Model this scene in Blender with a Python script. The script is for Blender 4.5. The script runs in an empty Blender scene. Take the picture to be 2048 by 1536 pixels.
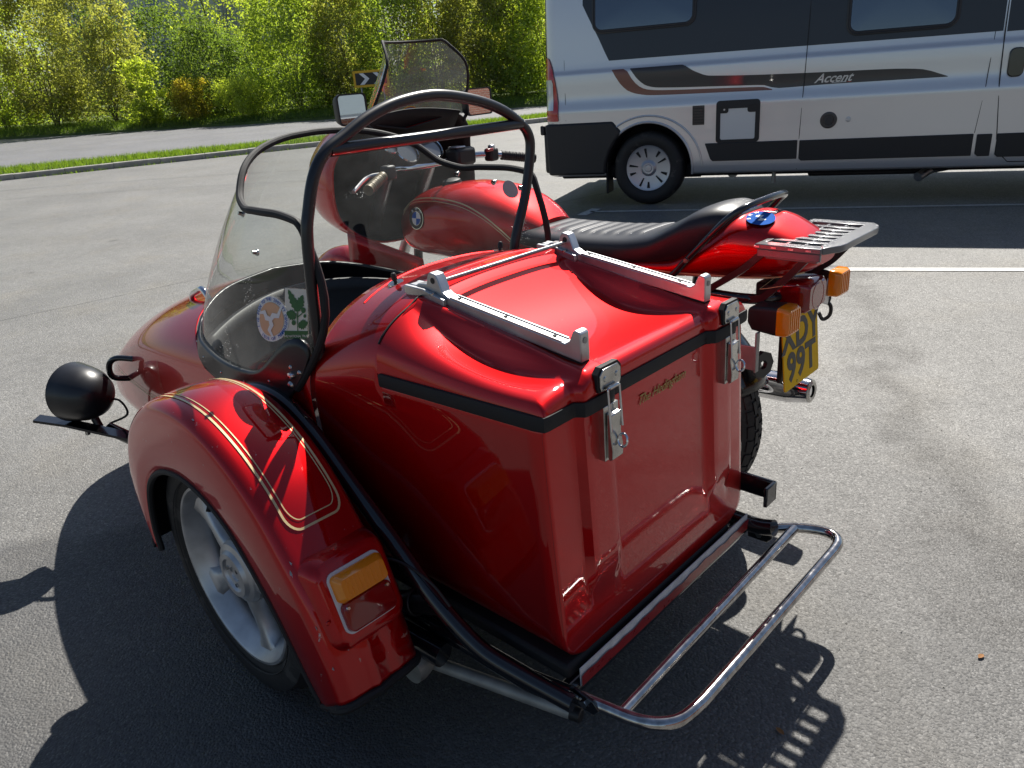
import bpy, bmesh, math, random
import numpy as np
from mathutils import Vector, Matrix
random.seed(7); rng = np.random.default_rng(7)
SC = bpy.context.scene
COL = SC.collection
R_ = math.radians

# ------------------------------------------------------------------ camera
F_PX, CAM_H = 1540.0, 1.27
PITCH, ROLL, YAW = R_(22.0), R_(4.5), R_(-45.5)
_h = Vector((math.cos(YAW), math.sin(YAW), 0)); _up = Vector((0, 0, 1))
FWD = _h*math.cos(PITCH) - _up*math.sin(PITCH)
_rt = FWD.cross(_up).normalized(); _u = _rt.cross(FWD)
RGT = _rt*math.cos(ROLL) - _u*math.sin(ROLL)
UPV = _u*math.cos(ROLL) + _rt*math.sin(ROLL)
cam_d = bpy.data.cameras.new('camera'); cam = bpy.data.objects.new('camera', cam_d); COL.objects.link(cam)
cam.matrix_world = Matrix(((RGT.x, UPV.x, -FWD.x, 0), (RGT.y, UPV.y, -FWD.y, 0), (RGT.z, UPV.z, -FWD.z, CAM_H), (0, 0, 0, 1)))
cam_d.sensor_width = 36.0; cam_d.lens = 36.0*F_PX/2048.0
cam_d.clip_start = 0.02; cam_d.clip_end = 3000
SC.camera = cam

# ------------------------------------------------------------------ light
SUN_AZ, SUN_EL = R_(-69.0), R_(51.0)
w = bpy.data.worlds.new('World'); SC.world = w; w.use_nodes = True
nt = w.node_tree
sky = nt.nodes.new('ShaderNodeTexSky'); sky.sky_type = 'NISHITA'; sky.sun_disc = False
sky.sun_elevation = SUN_EL; sky.sun_rotation = R_(90) - SUN_AZ
sky.air_density = 1.0; sky.dust_density = 0.8; sky.ozone_density = 1.2
nt.links.new(sky.outputs[0], nt.nodes['Background'].inputs[0])
nt.nodes['Background'].inputs[1].default_value = 0.05
sd = bpy.data.lights.new('sun', 'SUN'); sd.energy = 5.0; sd.angle = R_(0.5); sd.color = (1, .955, .88)
so = bpy.data.objects.new('sun', sd); COL.objects.link(so)
_s = Vector((math.cos(SUN_EL)*math.cos(SUN_AZ), math.cos(SUN_EL)*math.sin(SUN_AZ), math.sin(SUN_EL)))
so.rotation_euler = _s.to_track_quat('Z', 'Y').to_euler()
SC.view_settings.view_transform = 'Standard'; SC.view_settings.look = 'None'
SC.view_settings.gamma = 1; SC.view_settings.exposure = 0.8; SC.view_settings.use_curve_mapping = False

# ------------------------------------------------------------------ helpers
def ray(x, y): return FWD + RGT*((x-1024)/F_PX) - UPV*((y-768)/F_PX)
def at_depth(x, y, d): return Vector((0, 0, CAM_H)) + ray(x, y)*d
def on_z(x, y, z=0.0):
    d = ray(x, y); return Vector((0, 0, CAM_H)) + d*((z-CAM_H)/d.z)

def tag(o, label=None, cat=None, group=None, kind=None):
    if label: o['label'] = label
    if cat: o['category'] = cat
    if group: o['group'] = group
    if kind: o['kind'] = kind
    return o
def empty(name, loc=(0, 0, 0), rz=0.0):
    o = bpy.data.objects.new(name, None); COL.objects.link(o); o.location = loc; o.rotation_euler = (0, 0, rz)
    o.empty_display_size = .1
    return o
def mesh(name, verts, faces, mat, parent=None, smooth=True, angle=35, inv=None, mats=None, fmat=None):
    me = bpy.data.meshes.new(name)
    me.from_pydata([tuple(v) for v in verts], [], [tuple(f) for f in faces])
    return obj(name, me, mat, parent, smooth, angle, mats, fmat)
WORLD_ROOTS = {}
def obj(name, me, mat, parent=None, smooth=True, angle=35, mats=None, fmat=None):
    if isinstance(me, bmesh.types.BMesh):
        b = me; me = bpy.data.meshes.new(name); b.to_mesh(me); b.free()
    for m in ([mat] if mats is None else mats): me.materials.append(m)
    if fmat is not None: me.polygons.foreach_set('material_index', np.asarray(fmat, dtype=np.int32))
    if smooth:
        me.polygons.foreach_set('use_smooth', np.ones(len(me.polygons), dtype=bool))
        if angle < 180: me.set_sharp_from_angle(angle=R_(angle))
    me.update()
    o = bpy.data.objects.new(name, me); COL.objects.link(o)
    if parent is not None:
        o.parent = parent
        root = parent
        while root.parent is not None: root = root.parent
        if parent.name in WORLD_ROOTS:      # children of this root are modelled in world coordinates
            o.matrix_parent_inverse = Matrix.Translation(-Vector(WORLD_ROOTS[parent.name]))
    return o
def world_root(name, loc):
    e = empty(name, loc); WORLD_ROOTS[e.name] = tuple(loc); return e

def part_empty(name, parent):
    e = empty(name); e.parent = parent
    if parent.name in WORLD_ROOTS: e.matrix_parent_inverse = Matrix.Translation(-Vector(WORLD_ROOTS[parent.name]))
    return e
def recalc(o):
    bm = bmesh.new(); bm.from_mesh(o.data); bmesh.ops.recalc_face_normals(bm, faces=bm.faces); bm.to_mesh(o.data); bm.free(); return o
def bevel(o, width, seg=2, angle=30):
    m = o.modifiers.new('bevel', 'BEVEL'); m.width = width; m.segments = seg; m.limit_method = 'ANGLE'; m.angle_limit = R_(angle)
    return o
def solid(o, t, offset=-1, mo=0):
    m = o.modifiers.new('solid', 'SOLIDIFY'); m.thickness = t; m.offset = offset; m.material_offset = mo; return o

def catmull(pts, n=8, closed=False):
    P = [Vector(p) for p in pts]; out = []
    N = len(P); rngi = range(N if closed else N-1)
    for i in rngi:
        p1, p2 = P[i], P[(i+1) % N]
        p0 = P[i-1] if (closed or i > 0) else p1*2-p2
        p3 = P[(i+2) % N] if (closed or i+2 < N) else p2*2-p1
        for k in range(n):
            t = k/n
            out.append(0.5*((2*p1) + (p2-p0)*t + (2*p0-5*p1+4*p2-p3)*t*t + (3*p1-p0-3*p2+p3)*t**3))
    if not closed: out.append(P[-1])
    return out
def rounded(pts, r, n=6):
    """polyline with its inner corners rounded"""
    P = [Vector(p) for p in pts]; out = [P[0]]
    for i in range(1, len(P)-1):
        rr = r[i-1] if isinstance(r, (list, tuple)) else r
        a = (P[i-1]-P[i]); b = (P[i+1]-P[i]); d = min(rr, a.length*.48, b.length*.48)
        s, e = P[i]+a.normalized()*d, P[i]+b.normalized()*d
        for k in range(n+1):
            t = k/n; out.append(s*(1-t)**2 + P[i]*2*t*(1-t) + e*t*t)
    out.append(P[-1]); return out
def sweep(path, r, ns=12, closed=False, caps=True, prof=None):
    P = [Vector(p) for p in path]; n = len(P); V = []; Fc = []
    T = []
    for i in range(n):
        a = P[i-1] if (i > 0 or closed) else P[i]; b = P[(i+1) % n] if (i < n-1 or closed) else P[i]
        T.append((b-a).normalized())
    up = Vector((0, 0, 1)) if abs(T[0].z) < .9 else Vector((1, 0, 0))
    N = (up - T[0]*up.dot(T[0])).normalized()
    if prof is None: prof = [(math.cos(2*math.pi*k/ns), math.sin(2*math.pi*k/ns)) for k in range(ns)]
    ns = len(prof)
    for i in range(n):
        if i > 0:
            q = T[i-1].rotation_difference(T[i]); N = q @ N; N = (N - T[i]*N.dot(T[i])).normalized()
        B = T[i].cross(N); rr = r[i] if isinstance(r, (list, tuple)) else r
        for a, b in prof: V.append(P[i] + (N*a + B*b)*rr)
    for i in range(n if closed else n-1):
        j = (i+1) % n
        for k in range(ns):
            l = (k+1) % ns
            Fc.append((i*ns+k, i*ns+l, j*ns+l, j*ns+k))
    if caps and not closed:
        Fc.append(tuple(range(ns-1, -1, -1))); Fc.append(tuple((n-1)*ns+k for k in range(ns)))
    return V, Fc
def tube(name, path, r, mat, parent=None, ns=12, closed=False, prof=None):
    V, Fc = sweep(path, r, ns, closed, True, prof)
    return mesh(name, V, Fc, mat, parent)
def grid_faces(nu, nv, cu=False, cv=False):
    Fc = []
    for i in range(nu if cu else nu-1):
        for j in range(nv if cv else nv-1):
            a, b = i, (i+1) % nu; c, d = j, (j+1) % nv
            Fc.append((a*nv+c, a*nv+d, b*nv+d, b*nv+c))
    return Fc
def lathe(name, prof, origin, axis, mat, parent=None, n=48, angle=35, frac=1.0):
    """prof: list of (radius, height along axis)"""
    A = Vector(axis).normalized(); X = A.orthogonal().normalized(); Y = A.cross(X); O = Vector(origin)
    V = []
    for k in range(n):
        t = 2*math.pi*k/n; d = X*math.cos(t)+Y*math.sin(t)
        for r, h in prof: V.append(O + d*r + A*h)
    o = mesh(name, V, grid_faces(n, len(prof), cu=True), mat, parent, angle=angle)
    return recalc(o)
def box(name, c, s, mat, parent=None, bev=0.0, rot=None, seg=2):
    c = Vector(c); V = []
    M = rot if rot is not None else Matrix.Identity(3)
    for x in (-.5, .5):
        for y in (-.5, .5):
            for z in (-.5, .5): V.append(c + M @ Vector((x*s[0], y*s[1], z*s[2])))
    Fc = [(0, 1, 3, 2), (4, 6, 7, 5), (0, 4, 5, 1), (2, 3, 7, 6), (0, 2, 6, 4), (1, 5, 7, 3)]
    o = mesh(name, V, Fc, mat, parent, smooth=bev > 0)
    if bev: bevel(o, bev, seg)
    return o
def extrude(name, poly, fn0, fn1, mat, parent=None, bev=0.0, smooth=True, angle=30):
    """poly of 2D points, fn0/fn1 map (a,b) to the two faces"""
    n = len(poly)
    V = [fn0(a, b) for a, b in poly] + [fn1(a, b) for a, b in poly]
    Fc = [tuple(range(n)), tuple(range(2*n-1, n-1, -1))] + [(i, (i+1) % n, n+(i+1) % n, n+i) for i in range(n)]
    o = recalc(mesh(name, V, Fc, mat, parent, smooth=smooth, angle=angle))
    if bev: bevel(o, bev)
    return o
def text(name, s, M, size, mat, parent=None, shear=0.0, extrude_=0.0004, spacing=1.0, weight=0.0, align='CENTER'):
    c = bpy.data.curves.new(name, 'FONT'); c.body = s; c.size = size; c.shear = shear; c.extrude = extrude_
    c.align_x = align; c.align_y = 'CENTER'; c.space_character = spacing; c.offset = weight; c.resolution_u = 3
    t = bpy.data.objects.new(name, c); COL.objects.link(t); t.matrix_world = Matrix.Identity(4)
    me = bpy.data.meshes.new_from_object(t.evaluated_get(bpy.context.evaluated_depsgraph_get()))
    bpy.data.objects.remove(t); bpy.data.curves.remove(c)
    me.transform(M)
    return obj(name, me, mat, parent, smooth=False)
def frame(o, x, z):
    """matrix with local x along x, local z (text facing) along z, at o"""
    x = Vector(x).normalized(); z = Vector(z); z = (z - x*z.dot(x)).normalized(); y = z.cross(x); o = Vector(o)
    return Matrix(((x.x, y.x, z.x, o.x), (x.y, y.y, z.y, o.y), (x.z, y.z, z.z, o.z), (0, 0, 0, 1)))
def sm(a, b, x):
    t = min(1, max(0, (x-a)/(b-a))); return t*t*(3-2*t)
def lerp(a, b, t): return a+(b-a)*t
def tab(xs, ys):
    """smooth monotone-ish interpolation through a table"""
    xs = list(xs); ys = list(ys); n = len(xs)
    d = [(ys[i+1]-ys[i])/(xs[i+1]-xs[i]) for i in range(n-1)]
    m = [d[0]] + [0 if d[i-1]*d[i] <= 0 else 2*d[i-1]*d[i]/(d[i-1]+d[i]) for i in range(1, n-1)] + [d[-1]]
    def f(x):
        if x <= xs[0]: return ys[0]
        if x >= xs[-1]: return ys[-1]
        i = max(k for k in range(n-1) if xs[k] <= x)
        h = xs[i+1]-xs[i]; t = (x-xs[i])/h
        return ((2*t**3-3*t*t+1)*ys[i] + (t**3-2*t*t+t)*h*m[i] + (-2*t**3+3*t*t)*ys[i+1] + (t**3-t*t)*h*m[i+1])
    return f
def spow(v, p): return math.copysign(abs(v)**p, v)

# ------------------------------------------------------------------ materials
def mat(name, col, rough=.5, metal=0.0, coat=0.0, coat_r=.03, spec=.5, bump=None, var=None, flake=0.0, emis=None, trans=0.0, ior=1.5, dirt=None, coatvar=None):
    m = bpy.data.materials.new(name); m.use_nodes = True; t = m.node_tree; b = t.nodes['Principled BSDF']
    b.inputs['Base Color'].default_value = (*col, 1); b.inputs['Roughness'].default_value = rough
    b.inputs['Metallic'].default_value = metal; b.inputs['Coat Weight'].default_value = coat
    b.inputs['Coat Roughness'].default_value = coat_r; b.inputs['Specular IOR Level'].default_value = spec
    b.inputs['Transmission Weight'].default_value = trans; b.inputs['IOR'].default_value = ior
    tc = t.nodes.new('ShaderNodeTexCoord')
    last = None
    if var:      # (scale, dark colour factor, strength)
        n = t.nodes.new('ShaderNodeTexNoise'); n.inputs['Scale'].default_value = var[0]; n.inputs['Detail'].default_value = 6
        t.links.new(tc.outputs['Object'], n.inputs['Vector'])
        r = t.nodes.new('ShaderNodeValToRGB'); r.color_ramp.elements[0].position = .3; r.color_ramp.elements[1].position = .75
        r.color_ramp.elements[0].color = (*[c*var[1] for c in col], 1); r.color_ramp.elements[1].color = (*col, 1)
        t.links.new(n.outputs['Fac'], r.inputs['Fac']); last = r.outputs['Color']
        rr = t.nodes.new('ShaderNodeMapRange'); rr.inputs['To Min'].default_value = max(.02, rough-var[2]); rr.inputs['To Max'].default_value = rough+var[2]
        t.links.new(n.outputs['Fac'], rr.inputs['Value']); t.links.new(rr.outputs['Result'], b.inputs['Roughness'])
    if dirt:     # (scale, threshold, colour, amount): specks and chips
        n = t.nodes.new('ShaderNodeTexNoise'); n.inputs['Scale'].default_value = dirt[0]; n.inputs['Detail'].default_value = 8; n.inputs['Roughness'].default_value = .7
        t.links.new(tc.outputs['Object'], n.inputs['Vector'])
        r = t.nodes.new('ShaderNodeMapRange'); r.inputs['From Min'].default_value = dirt[1]; r.inputs['From Max'].default_value = dirt[1]+.05
        r.inputs['To Max'].default_value = dirt[3]; t.links.new(n.outputs['Fac'], r.inputs['Value'])
        mx = t.nodes.new('ShaderNodeMix'); mx.data_type = 'RGBA'
        t.links.new(r.outputs['Result'], mx.inputs[0])
        if last: t.links.new(last, mx.inputs[6])
        else: mx.inputs[6].default_value = (*col, 1)
        mx.inputs[7].default_value = (*dirt[2], 1); last = mx.outputs[2]
    if last: t.links.new(last, b.inputs['Base Color'])
    if coatvar:  # dusty film: the clear coat is duller in drifts
        n = t.nodes.new('ShaderNodeTexNoise'); n.inputs['Scale'].default_value = 5; n.inputs['Detail'].default_value = 9; n.inputs['Roughness'].default_value = .7
        t.links.new(tc.outputs['Object'], n.inputs['Vector']); r = t.nodes.new('ShaderNodeMapRange'); r.inputs['From Min'].default_value = .38; r.inputs['From Max'].default_value = .72
        r.inputs['To Min'].default_value = coatvar[0]; r.inputs['To Max'].default_value = coatvar[1]
        t.links.new(n.outputs['Fac'], r.inputs['Value']); t.links.new(r.outputs['Result'], b.inputs['Coat Roughness'])
    if bump:     # (scale, strength, distance)
        n = t.nodes.new('ShaderNodeTexNoise'); n.inputs['Scale'].default_value = bump[0]; n.inputs['Detail'].default_value = 4
        t.links.new(tc.outputs['Object'], n.inputs['Vector'])
        bp = t.nodes.new('ShaderNodeBump'); bp.inputs['Strength'].default_value = bump[1]; bp.inputs['Distance'].default_value = bump[2]
        t.links.new(n.outputs['Fac'], bp.inputs['Height']); t.links.new(bp.outputs['Normal'], b.inputs['Normal'])
        if coat and bump[2] > .002: t.links.new(bp.outputs['Normal'], b.inputs['Coat Normal'])
    if emis: b.inputs['Emission Color'].default_value = (*emis[0], 1); b.inputs['Emission Strength'].default_value = emis[1]
    return m
def sheet_glass(name, tint, gloss=.05, haze=.05, haze_col=(.7, .72, .72), scuff=True):
    """thin clear sheet: transparent, fresnel gloss and a little dust that scatters light"""
    m = bpy.data.materials.new(name); m.use_nodes = True; t = m.node_tree
    t.nodes.remove(t.nodes['Principled BSDF']); out = t.nodes['Material Output']
    tr = t.nodes.new('ShaderNodeBsdfTransparent'); tr.inputs[0].default_value = (*tint, 1)
    df = t.nodes.new('ShaderNodeBsdfDiffuse'); df.inputs[0].default_value = (*haze_col, 1)
    tl = t.nodes.new('ShaderNodeBsdfTranslucent'); tl.inputs[0].default_value = (*haze_col, 1)
    ad = t.nodes.new('ShaderNodeMixShader'); ad.inputs[0].default_value = .5
    t.links.new(df.outputs[0], ad.inputs[1]); t.links.new(tl.outputs[0], ad.inputs[2])
    m1 = t.nodes.new('ShaderNodeMixShader'); t.links.new(tr.outputs[0], m1.inputs[1]); t.links.new(ad.outputs[0], m1.inputs[2])
    tc = t.nodes.new('ShaderNodeTexCoord')
    n = t.nodes.new('ShaderNodeTexNoise'); n.inputs['Scale'].default_value = 7; n.inputs['Detail'].default_value = 8; n.inputs['Roughness'].default_value = .65
    t.links.new(tc.outputs['Object'], n.inputs['Vector'])
    mr = t.nodes.new('ShaderNodeMapRange'); mr.inputs['From Min'].default_value = .35; mr.inputs['From Max'].default_value = .75
    mr.inputs['To Min'].default_value = haze*.5; mr.inputs['To Max'].default_value = haze*1.6
    t.links.new(n.outputs['Fac'], mr.inputs['Value']); val = mr.outputs['Result']
    if scuff:
        v = t.nodes.new('ShaderNodeTexNoise'); v.inputs['Scale'].default_value = 260; v.inputs['Detail'].default_value = 2
        t.links.new(tc.outputs['Object'], v.inputs['Vector'])
        big = t.nodes.new('ShaderNodeTexNoise'); big.inputs['Scale'].default_value = 9; big.inputs['Detail'].default_value = 2
        t.links.new(tc.outputs['Object'], big.inputs['Vector'])
        a = t.nodes.new('ShaderNodeMapRange'); a.inputs['From Min'].default_value = .64; a.inputs['From Max'].default_value = .70
        b = t.nodes.new('ShaderNodeMapRange'); b.inputs['From Min'].default_value = .66; b.inputs['From Max'].default_value = .72
        t.links.new(v.outputs['Fac'], a.inputs['Value']); t.links.new(big.outputs['Fac'], b.inputs['Value'])
        mu = t.nodes.new('ShaderNodeMath'); mu.operation = 'MULTIPLY'; t.links.new(a.outputs[0], mu.inputs[0]); t.links.new(b.outputs[0], mu.inputs[1])
        mx = t.nodes.new('ShaderNodeMath'); mx.operation = 'MAXIMUM'; t.links.new(mu.outputs[0], mx.inputs[0]); t.links.new(val, mx.inputs[1]); val = mx.outputs[0]
    t.links.new(val, m1.inputs[0])
    gl = t.nodes.new('ShaderNodeBsdfGlossy'); gl.inputs['Roughness'].default_value = gloss
    lw = t.nodes.new('ShaderNodeLayerWeight'); lw.inputs[0].default_value = .5      # Schlick, alike from both sides of the sheet
    pw = t.nodes.new('ShaderNodeMath'); pw.operation = 'POWER'; pw.inputs[1].default_value = 5; t.links.new(lw.outputs['Facing'], pw.inputs[0])
    ma = t.nodes.new('ShaderNodeMath'); ma.operation = 'MULTIPLY_ADD'; ma.inputs[1].default_value = .92; ma.inputs[2].default_value = .06; t.links.new(pw.outputs[0], ma.inputs[0])
    m2 = t.nodes.new('ShaderNodeMixShader'); t.links.new(ma.outputs[0], m2.inputs[0])
    t.links.new(m1.outputs[0], m2.inputs[1]); t.links.new(gl.outputs[0], m2.inputs[2])
    t.links.new(m2.outputs[0], out.inputs[0])
    return m

M = {}
M['red'] = mat('candy_red_paint', (.50, .001, .002), .47, .95, 1.0, .02, spec=.0, coatvar=(.012, .07), bump=(2.2, .10, .004), dirt=(160, .735, (.5, .35, .32), .8))
M['red_worn'] = mat('worn_candy_red_paint', (.47, .001, .003), .48, .93, 1.0, .04, spec=.0, coatvar=(.02, .12), dirt=(38, .66, (.42, .40, .40), 1), bump=(3, .08, .003))
M['black_gloss'] = mat('black_gloss_paint', (.008, .009, .012), .18, 0, .6, .06, var=(6, .7, .05))
M['black_satin'] = mat('satin_black_powder_coat', (.012, .012, .014), .38, 0, .25, .2, var=(30, .8, .06))
M['black_rubber'] = mat('black_rubber', (.012, .012, .013), .7, bump=(400, .3, .001), var=(25, .6, .1))
M['black_vinyl'] = mat('black_vinyl_seat', (.012, .013, .018), .42, bump=(350, .25, .0006), var=(5, .8, .05))
M['black_plastic'] = mat('black_plastic', (.016, .016, .017), .5, var=(40, .7, .08))
M['black_matt'] = mat('matt_black_interior', (.008, .008, .009), .75)
M['chrome'] = mat('chrome', (.78, .78, .80), .06, 1, var=(20, .75, .04))
M['chrome_worn'] = mat('worn_chrome_tube', (.66, .64, .62), .13, 1, var=(55, .45, .08))
M['alu'] = mat('cast_aluminium', (.62, .62, .63), .38, 1, var=(18, .72, .08), bump=(90, .15, .001))
M['rim_alu'] = mat('weathered_wheel_aluminium', (.70, .70, .70), .42, .75, var=(14, .6, .12), bump=(60, .2, .001))
M['zinc'] = mat('dull_zinc_tube', (.46, .46, .42), .5, .35, var=(20, .55, .1))
M['steel'] = mat('bright_steel', (.66, .65, .62), .22, 1, var=(30, .6, .08))
M['gold'] = mat('gold_pinstripe', (.64, .50, .26), .4, .2, .5)
M['gold_dim'] = mat('gold_lettering', (.42, .28, .06), .45, .2, .3)
M['white'] = mat('white_print', (.8, .8, .78), .5)
M['cream'] = mat('cream_print', (.75, .70, .60), .5)
M['peach'] = mat('peach_print', (.72, .42, .24), .5)
M['green_print'] = mat('green_print', (.03, .13, .035), .5)
M['blue_print'] = mat('blue_print', (.02, .11, .42), .85, spec=.08)
M['yellow_plate'] = mat('yellow_reflective_plate', (.95, .56, .006), .6, spec=.2, var=(30, .85, .05))
M['yellow_print'] = mat('yellow_print', (.66, .45, .03), .5)
M['black_print'] = mat('black_print', (.012, .012, .014), .45)
M['white_reflect'] = mat('white_reflective_tape', (.80, .80, .78), .55, var=(40, .7, .1))
M['red_reflect'] = mat('red_reflective_tape', (.40, .012, .016), .3, coat=.4, var=(50, .6, .1))
M['amber'] = mat('amber_lens', (.90, .27, .004), .12, 0, .8, .05, trans=.0)
M['red_lens'] = mat('red_lens', (.30, .004, .006), .12, 0, .8, .05, trans=.15)
M['mirror'] = mat('mirror_glass', (.86, .87, .88), .015, 1)
M['brass'] = mat('dull_brass_grip', (.16, .13, .08), .5, .3, var=(60, .5, .1))
M['gauge_glass'] = mat('gauge_glass', (.25, .26, .26), .06, .6)
M['clear'] = sheet_glass('clear_acrylic_screen', (.90, .92, .91), .03, .026)
M['clear_smoke'] = sheet_glass('smoked_acrylic_screen', (.80, .81, .80), .03, .05, scuff=False)
# ------------------------------------------------------------------ ground
def asphalt(name, base, coarse=1.0, patch=True):
    m = bpy.data.materials.new(name); m.use_nodes = True; t = m.node_tree; b = t.nodes['Principled BSDF']; L = t.links.new
    tc = t.nodes.new('ShaderNodeTexCoord')
    def noise(sc, det=4, rough=.6):
        n = t.nodes.new('ShaderNodeTexNoise'); n.inputs['Scale'].default_value = sc; n.inputs['Detail'].default_value = det; n.inputs['Roughness'].default_value = rough
        L(tc.outputs['Object'], n.inputs['Vector']); return n
    def mrange(src, a, c, lo, hi):
        n = t.nodes.new('ShaderNodeMapRange'); n.inputs[1].default_value = a; n.inputs[2].default_value = c; n.inputs[3].default_value = lo; n.inputs[4].default_value = hi
        L(src, n.inputs[0]); return n.outputs[0]
    def mix(f, A, B, mode='MIX'):
        n = t.nodes.new('ShaderNodeMix'); n.data_type = 'RGBA'; n.blend_type = mode
        for i, v in ((0, f), (6, A), (7, B)):
            if isinstance(v, (int, float)): n.inputs[i].default_value = v
            elif isinstance(v, tuple): n.inputs[i].default_value = (*v, 1)
            else: L(v, n.inputs[i])
        return n.outputs[2]
    def math_(op, A, B):
        n = t.nodes.new('ShaderNodeMath'); n.operation = op
        for i, v in ((0, A), (1, B)):
            if isinstance(v, (int, float)): n.inputs[i].default_value = v
            else: L(v, n.inputs[i])
        return n.outputs[0]
    vo = t.nodes.new('ShaderNodeTexVoronoi'); vo.inputs['Scale'].default_value = 170*coarse; L(tc.outputs['Object'], vo.inputs['Vector'])
    sep = t.nodes.new('ShaderNodeSeparateColor'); L(vo.outputs['Color'], sep.inputs[0])
    stone = mrange(sep.outputs[0], 0, 1, .75, 1.25)
    chip = mrange(sep.outputs[1], .93, .95, 0, 1)
    big = mrange(noise(.8, 5).outputs['Fac'], .3, .7, .86, 1.12)
    mid = mrange(noise(9, 6, .7).outputs['Fac'], .3, .7, .88, 1.12)
    f = math_('MULTIPLY', math_('MULTIPLY', stone, big), mid)
    sc = t.nodes.new('ShaderNodeVectorMath'); sc.operation = 'SCALE'; sc.inputs[0].default_value = base; L(f, sc.inputs['Scale'])
    col = mix(math_('MULTIPLY', chip, .38), sc.outputs[0], tuple(min(1, c*2.6) for c in base))
    # buff sandy tone in drifts
    col = mix(mrange(noise(1.7, 4).outputs['Fac'], .5, .75, 0, .35), col, mix(1.0, col, (1.12, 1.02, .84), 'MULTIPLY'))
    if patch:
        xyz = t.nodes.new('ShaderNodeSeparateXYZ'); L(tc.outputs['Object'], xyz.inputs[0])
        # a darker relaid strip nearest the camera, with an uneven edge
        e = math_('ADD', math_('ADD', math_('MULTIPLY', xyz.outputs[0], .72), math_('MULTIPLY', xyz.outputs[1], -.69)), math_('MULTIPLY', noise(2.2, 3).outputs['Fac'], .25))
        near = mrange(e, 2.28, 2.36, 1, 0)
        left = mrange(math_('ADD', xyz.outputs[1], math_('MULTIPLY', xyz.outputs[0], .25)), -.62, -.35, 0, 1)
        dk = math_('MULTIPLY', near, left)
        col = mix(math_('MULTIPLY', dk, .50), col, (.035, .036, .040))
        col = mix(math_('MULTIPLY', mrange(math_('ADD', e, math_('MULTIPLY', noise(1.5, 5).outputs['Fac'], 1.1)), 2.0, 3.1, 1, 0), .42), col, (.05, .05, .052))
        for (ax_, ay_, bx_, by_) in SEAMS:
            dx, dy = bx_-ax_, by_-ay_; ln2 = math.hypot(dx, dy); nx, ny = -dy/ln2, dx/ln2; c0 = -(nx*ax_+ny*ay_)
            dist = math_('ABSOLUTE', math_('ADD', math_('ADD', math_('MULTIPLY', xyz.outputs[0], nx), math_('MULTIPLY', xyz.outputs[1], ny)), math_('ADD', c0, math_('MULTIPLY', noise(3, 4).outputs['Fac'], .06))), 0)
            col = mix(mrange(dist, .004, .012, .6, 0), col, (.03, .03, .03))
        # faint tyre marks
        for (ax_, ay_, r_) in ((2.0, 9.0, 17.5), (2.0, 9.0, 19.0)):
            d2 = t.nodes.new('ShaderNodeVectorMath'); d2.operation = 'DISTANCE'; L(tc.outputs['Object'], d2.inputs[0]); d2.inputs[1].default_value = (ax_, ay_, 0)
            dd = math_('ABSOLUTE', math_('SUBTRACT', d2.outputs['Value'], r_), 0)
            col = mix(math_('MULTIPLY', mrange(dd, .05, .16, .28, 0), mrange(noise(4, 5).outputs['Fac'], .4, .6, .3, 1)), col, (.04, .04, .042))
        # dark oily drip trail across the bay on the right
        wob = math_('MULTIPLY', math_('SUBTRACT', noise(2.6, 4).outputs['Fac'], .5), .55)
        trail = None
        for (x0, y0, x1, y1) in zip(OIL[:-1], OIL[1:]) if False else [(OIL[i][0], OIL[i][1], OIL[i+1][0], OIL[i+1][1]) for i in range(len(OIL)-1)]:
            dx, dy = x1-x0, y1-y0; l2 = math.hypot(dx, dy); ux, uy = dx/l2, dy/l2
            px_ = math_('SUBTRACT', xyz.outputs[0], x0); py_ = math_('SUBTRACT', xyz.outputs[1], y0)
            along_ = math_('ADD', math_('MULTIPLY', px_, ux), math_('MULTIPLY', py_, uy)); perp = math_('ABSOLUTE', math_('ADD', math_('ADD', math_('MULTIPLY', px_, -uy), math_('MULTIPLY', py_, ux)), wob), 0)
            m_ = math_('MULTIPLY', mrange(perp, .03, .17, 1, 0), math_('MULTIPLY', mrange(along_, -.12, .02, 0, 1), mrange(along_, l2-.02, l2+.12, 1, 0)))
            trail = m_ if trail is None else math_('MAXIMUM', trail, m_)
        oil = math_('MULTIPLY', trail, mrange(noise(7, 6, .7).outputs['Fac'], .34, .60, .25, 1))
        col = mix(math_('MULTIPLY', oil, .62), col, (.045, .042, .038))
        # worn darker drifts and small drips
        col = mix(mrange(noise(.45, 5, .6).outputs['Fac'], .50, .66, 0, .25), col, (.085, .084, .082))
        vo2 = t.nodes.new('ShaderNodeTexVoronoi'); vo2.inputs['Scale'].default_value = 1.1; L(tc.outputs['Object'], vo2.inputs['Vector'])
        col = mix(math_('MULTIPLY', mrange(math_('ADD', vo2.outputs['Distance'], math_('MULTIPLY', noise(12, 3).outputs['Fac'], .08)), .075, .11, 1, 0), .5), col, (.05, .048, .046))
    L(col, b.inputs['Base Color'])
    b.inputs['Roughness'].default_value = .62; b.inputs['Specular IOR Level'].default_value = .35
    L(mrange(sep.outputs[2], 0, 1, .42, .8), b.inputs['Roughness'])
    bp = t.nodes.new('ShaderNodeBump'); bp.inputs['Strength'].default_value = .75; bp.inputs['Distance'].default_value = .0035
    n1 = noise(75*coarse, 4, .7)
    hgt = math_('ADD', math_('MULTIPLY', n1.outputs['Fac'], .9), math_('MULTIPLY', vo.outputs['Distance'], -.9))
    L(hgt, bp.inputs['Height']); L(bp.outputs['Normal'], b.inputs['Normal'])
    return m
OIL = [(on_z(*q).x, on_z(*q).y) for q in ((1690, 540), (1745, 640), (1790, 820), (1930, 1040), (2060, 1250))]
SEAMS = [(on_z(0, 640).x, on_z(0, 640).y, on_z(370, 562).x, on_z(370, 562).y)]
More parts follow.
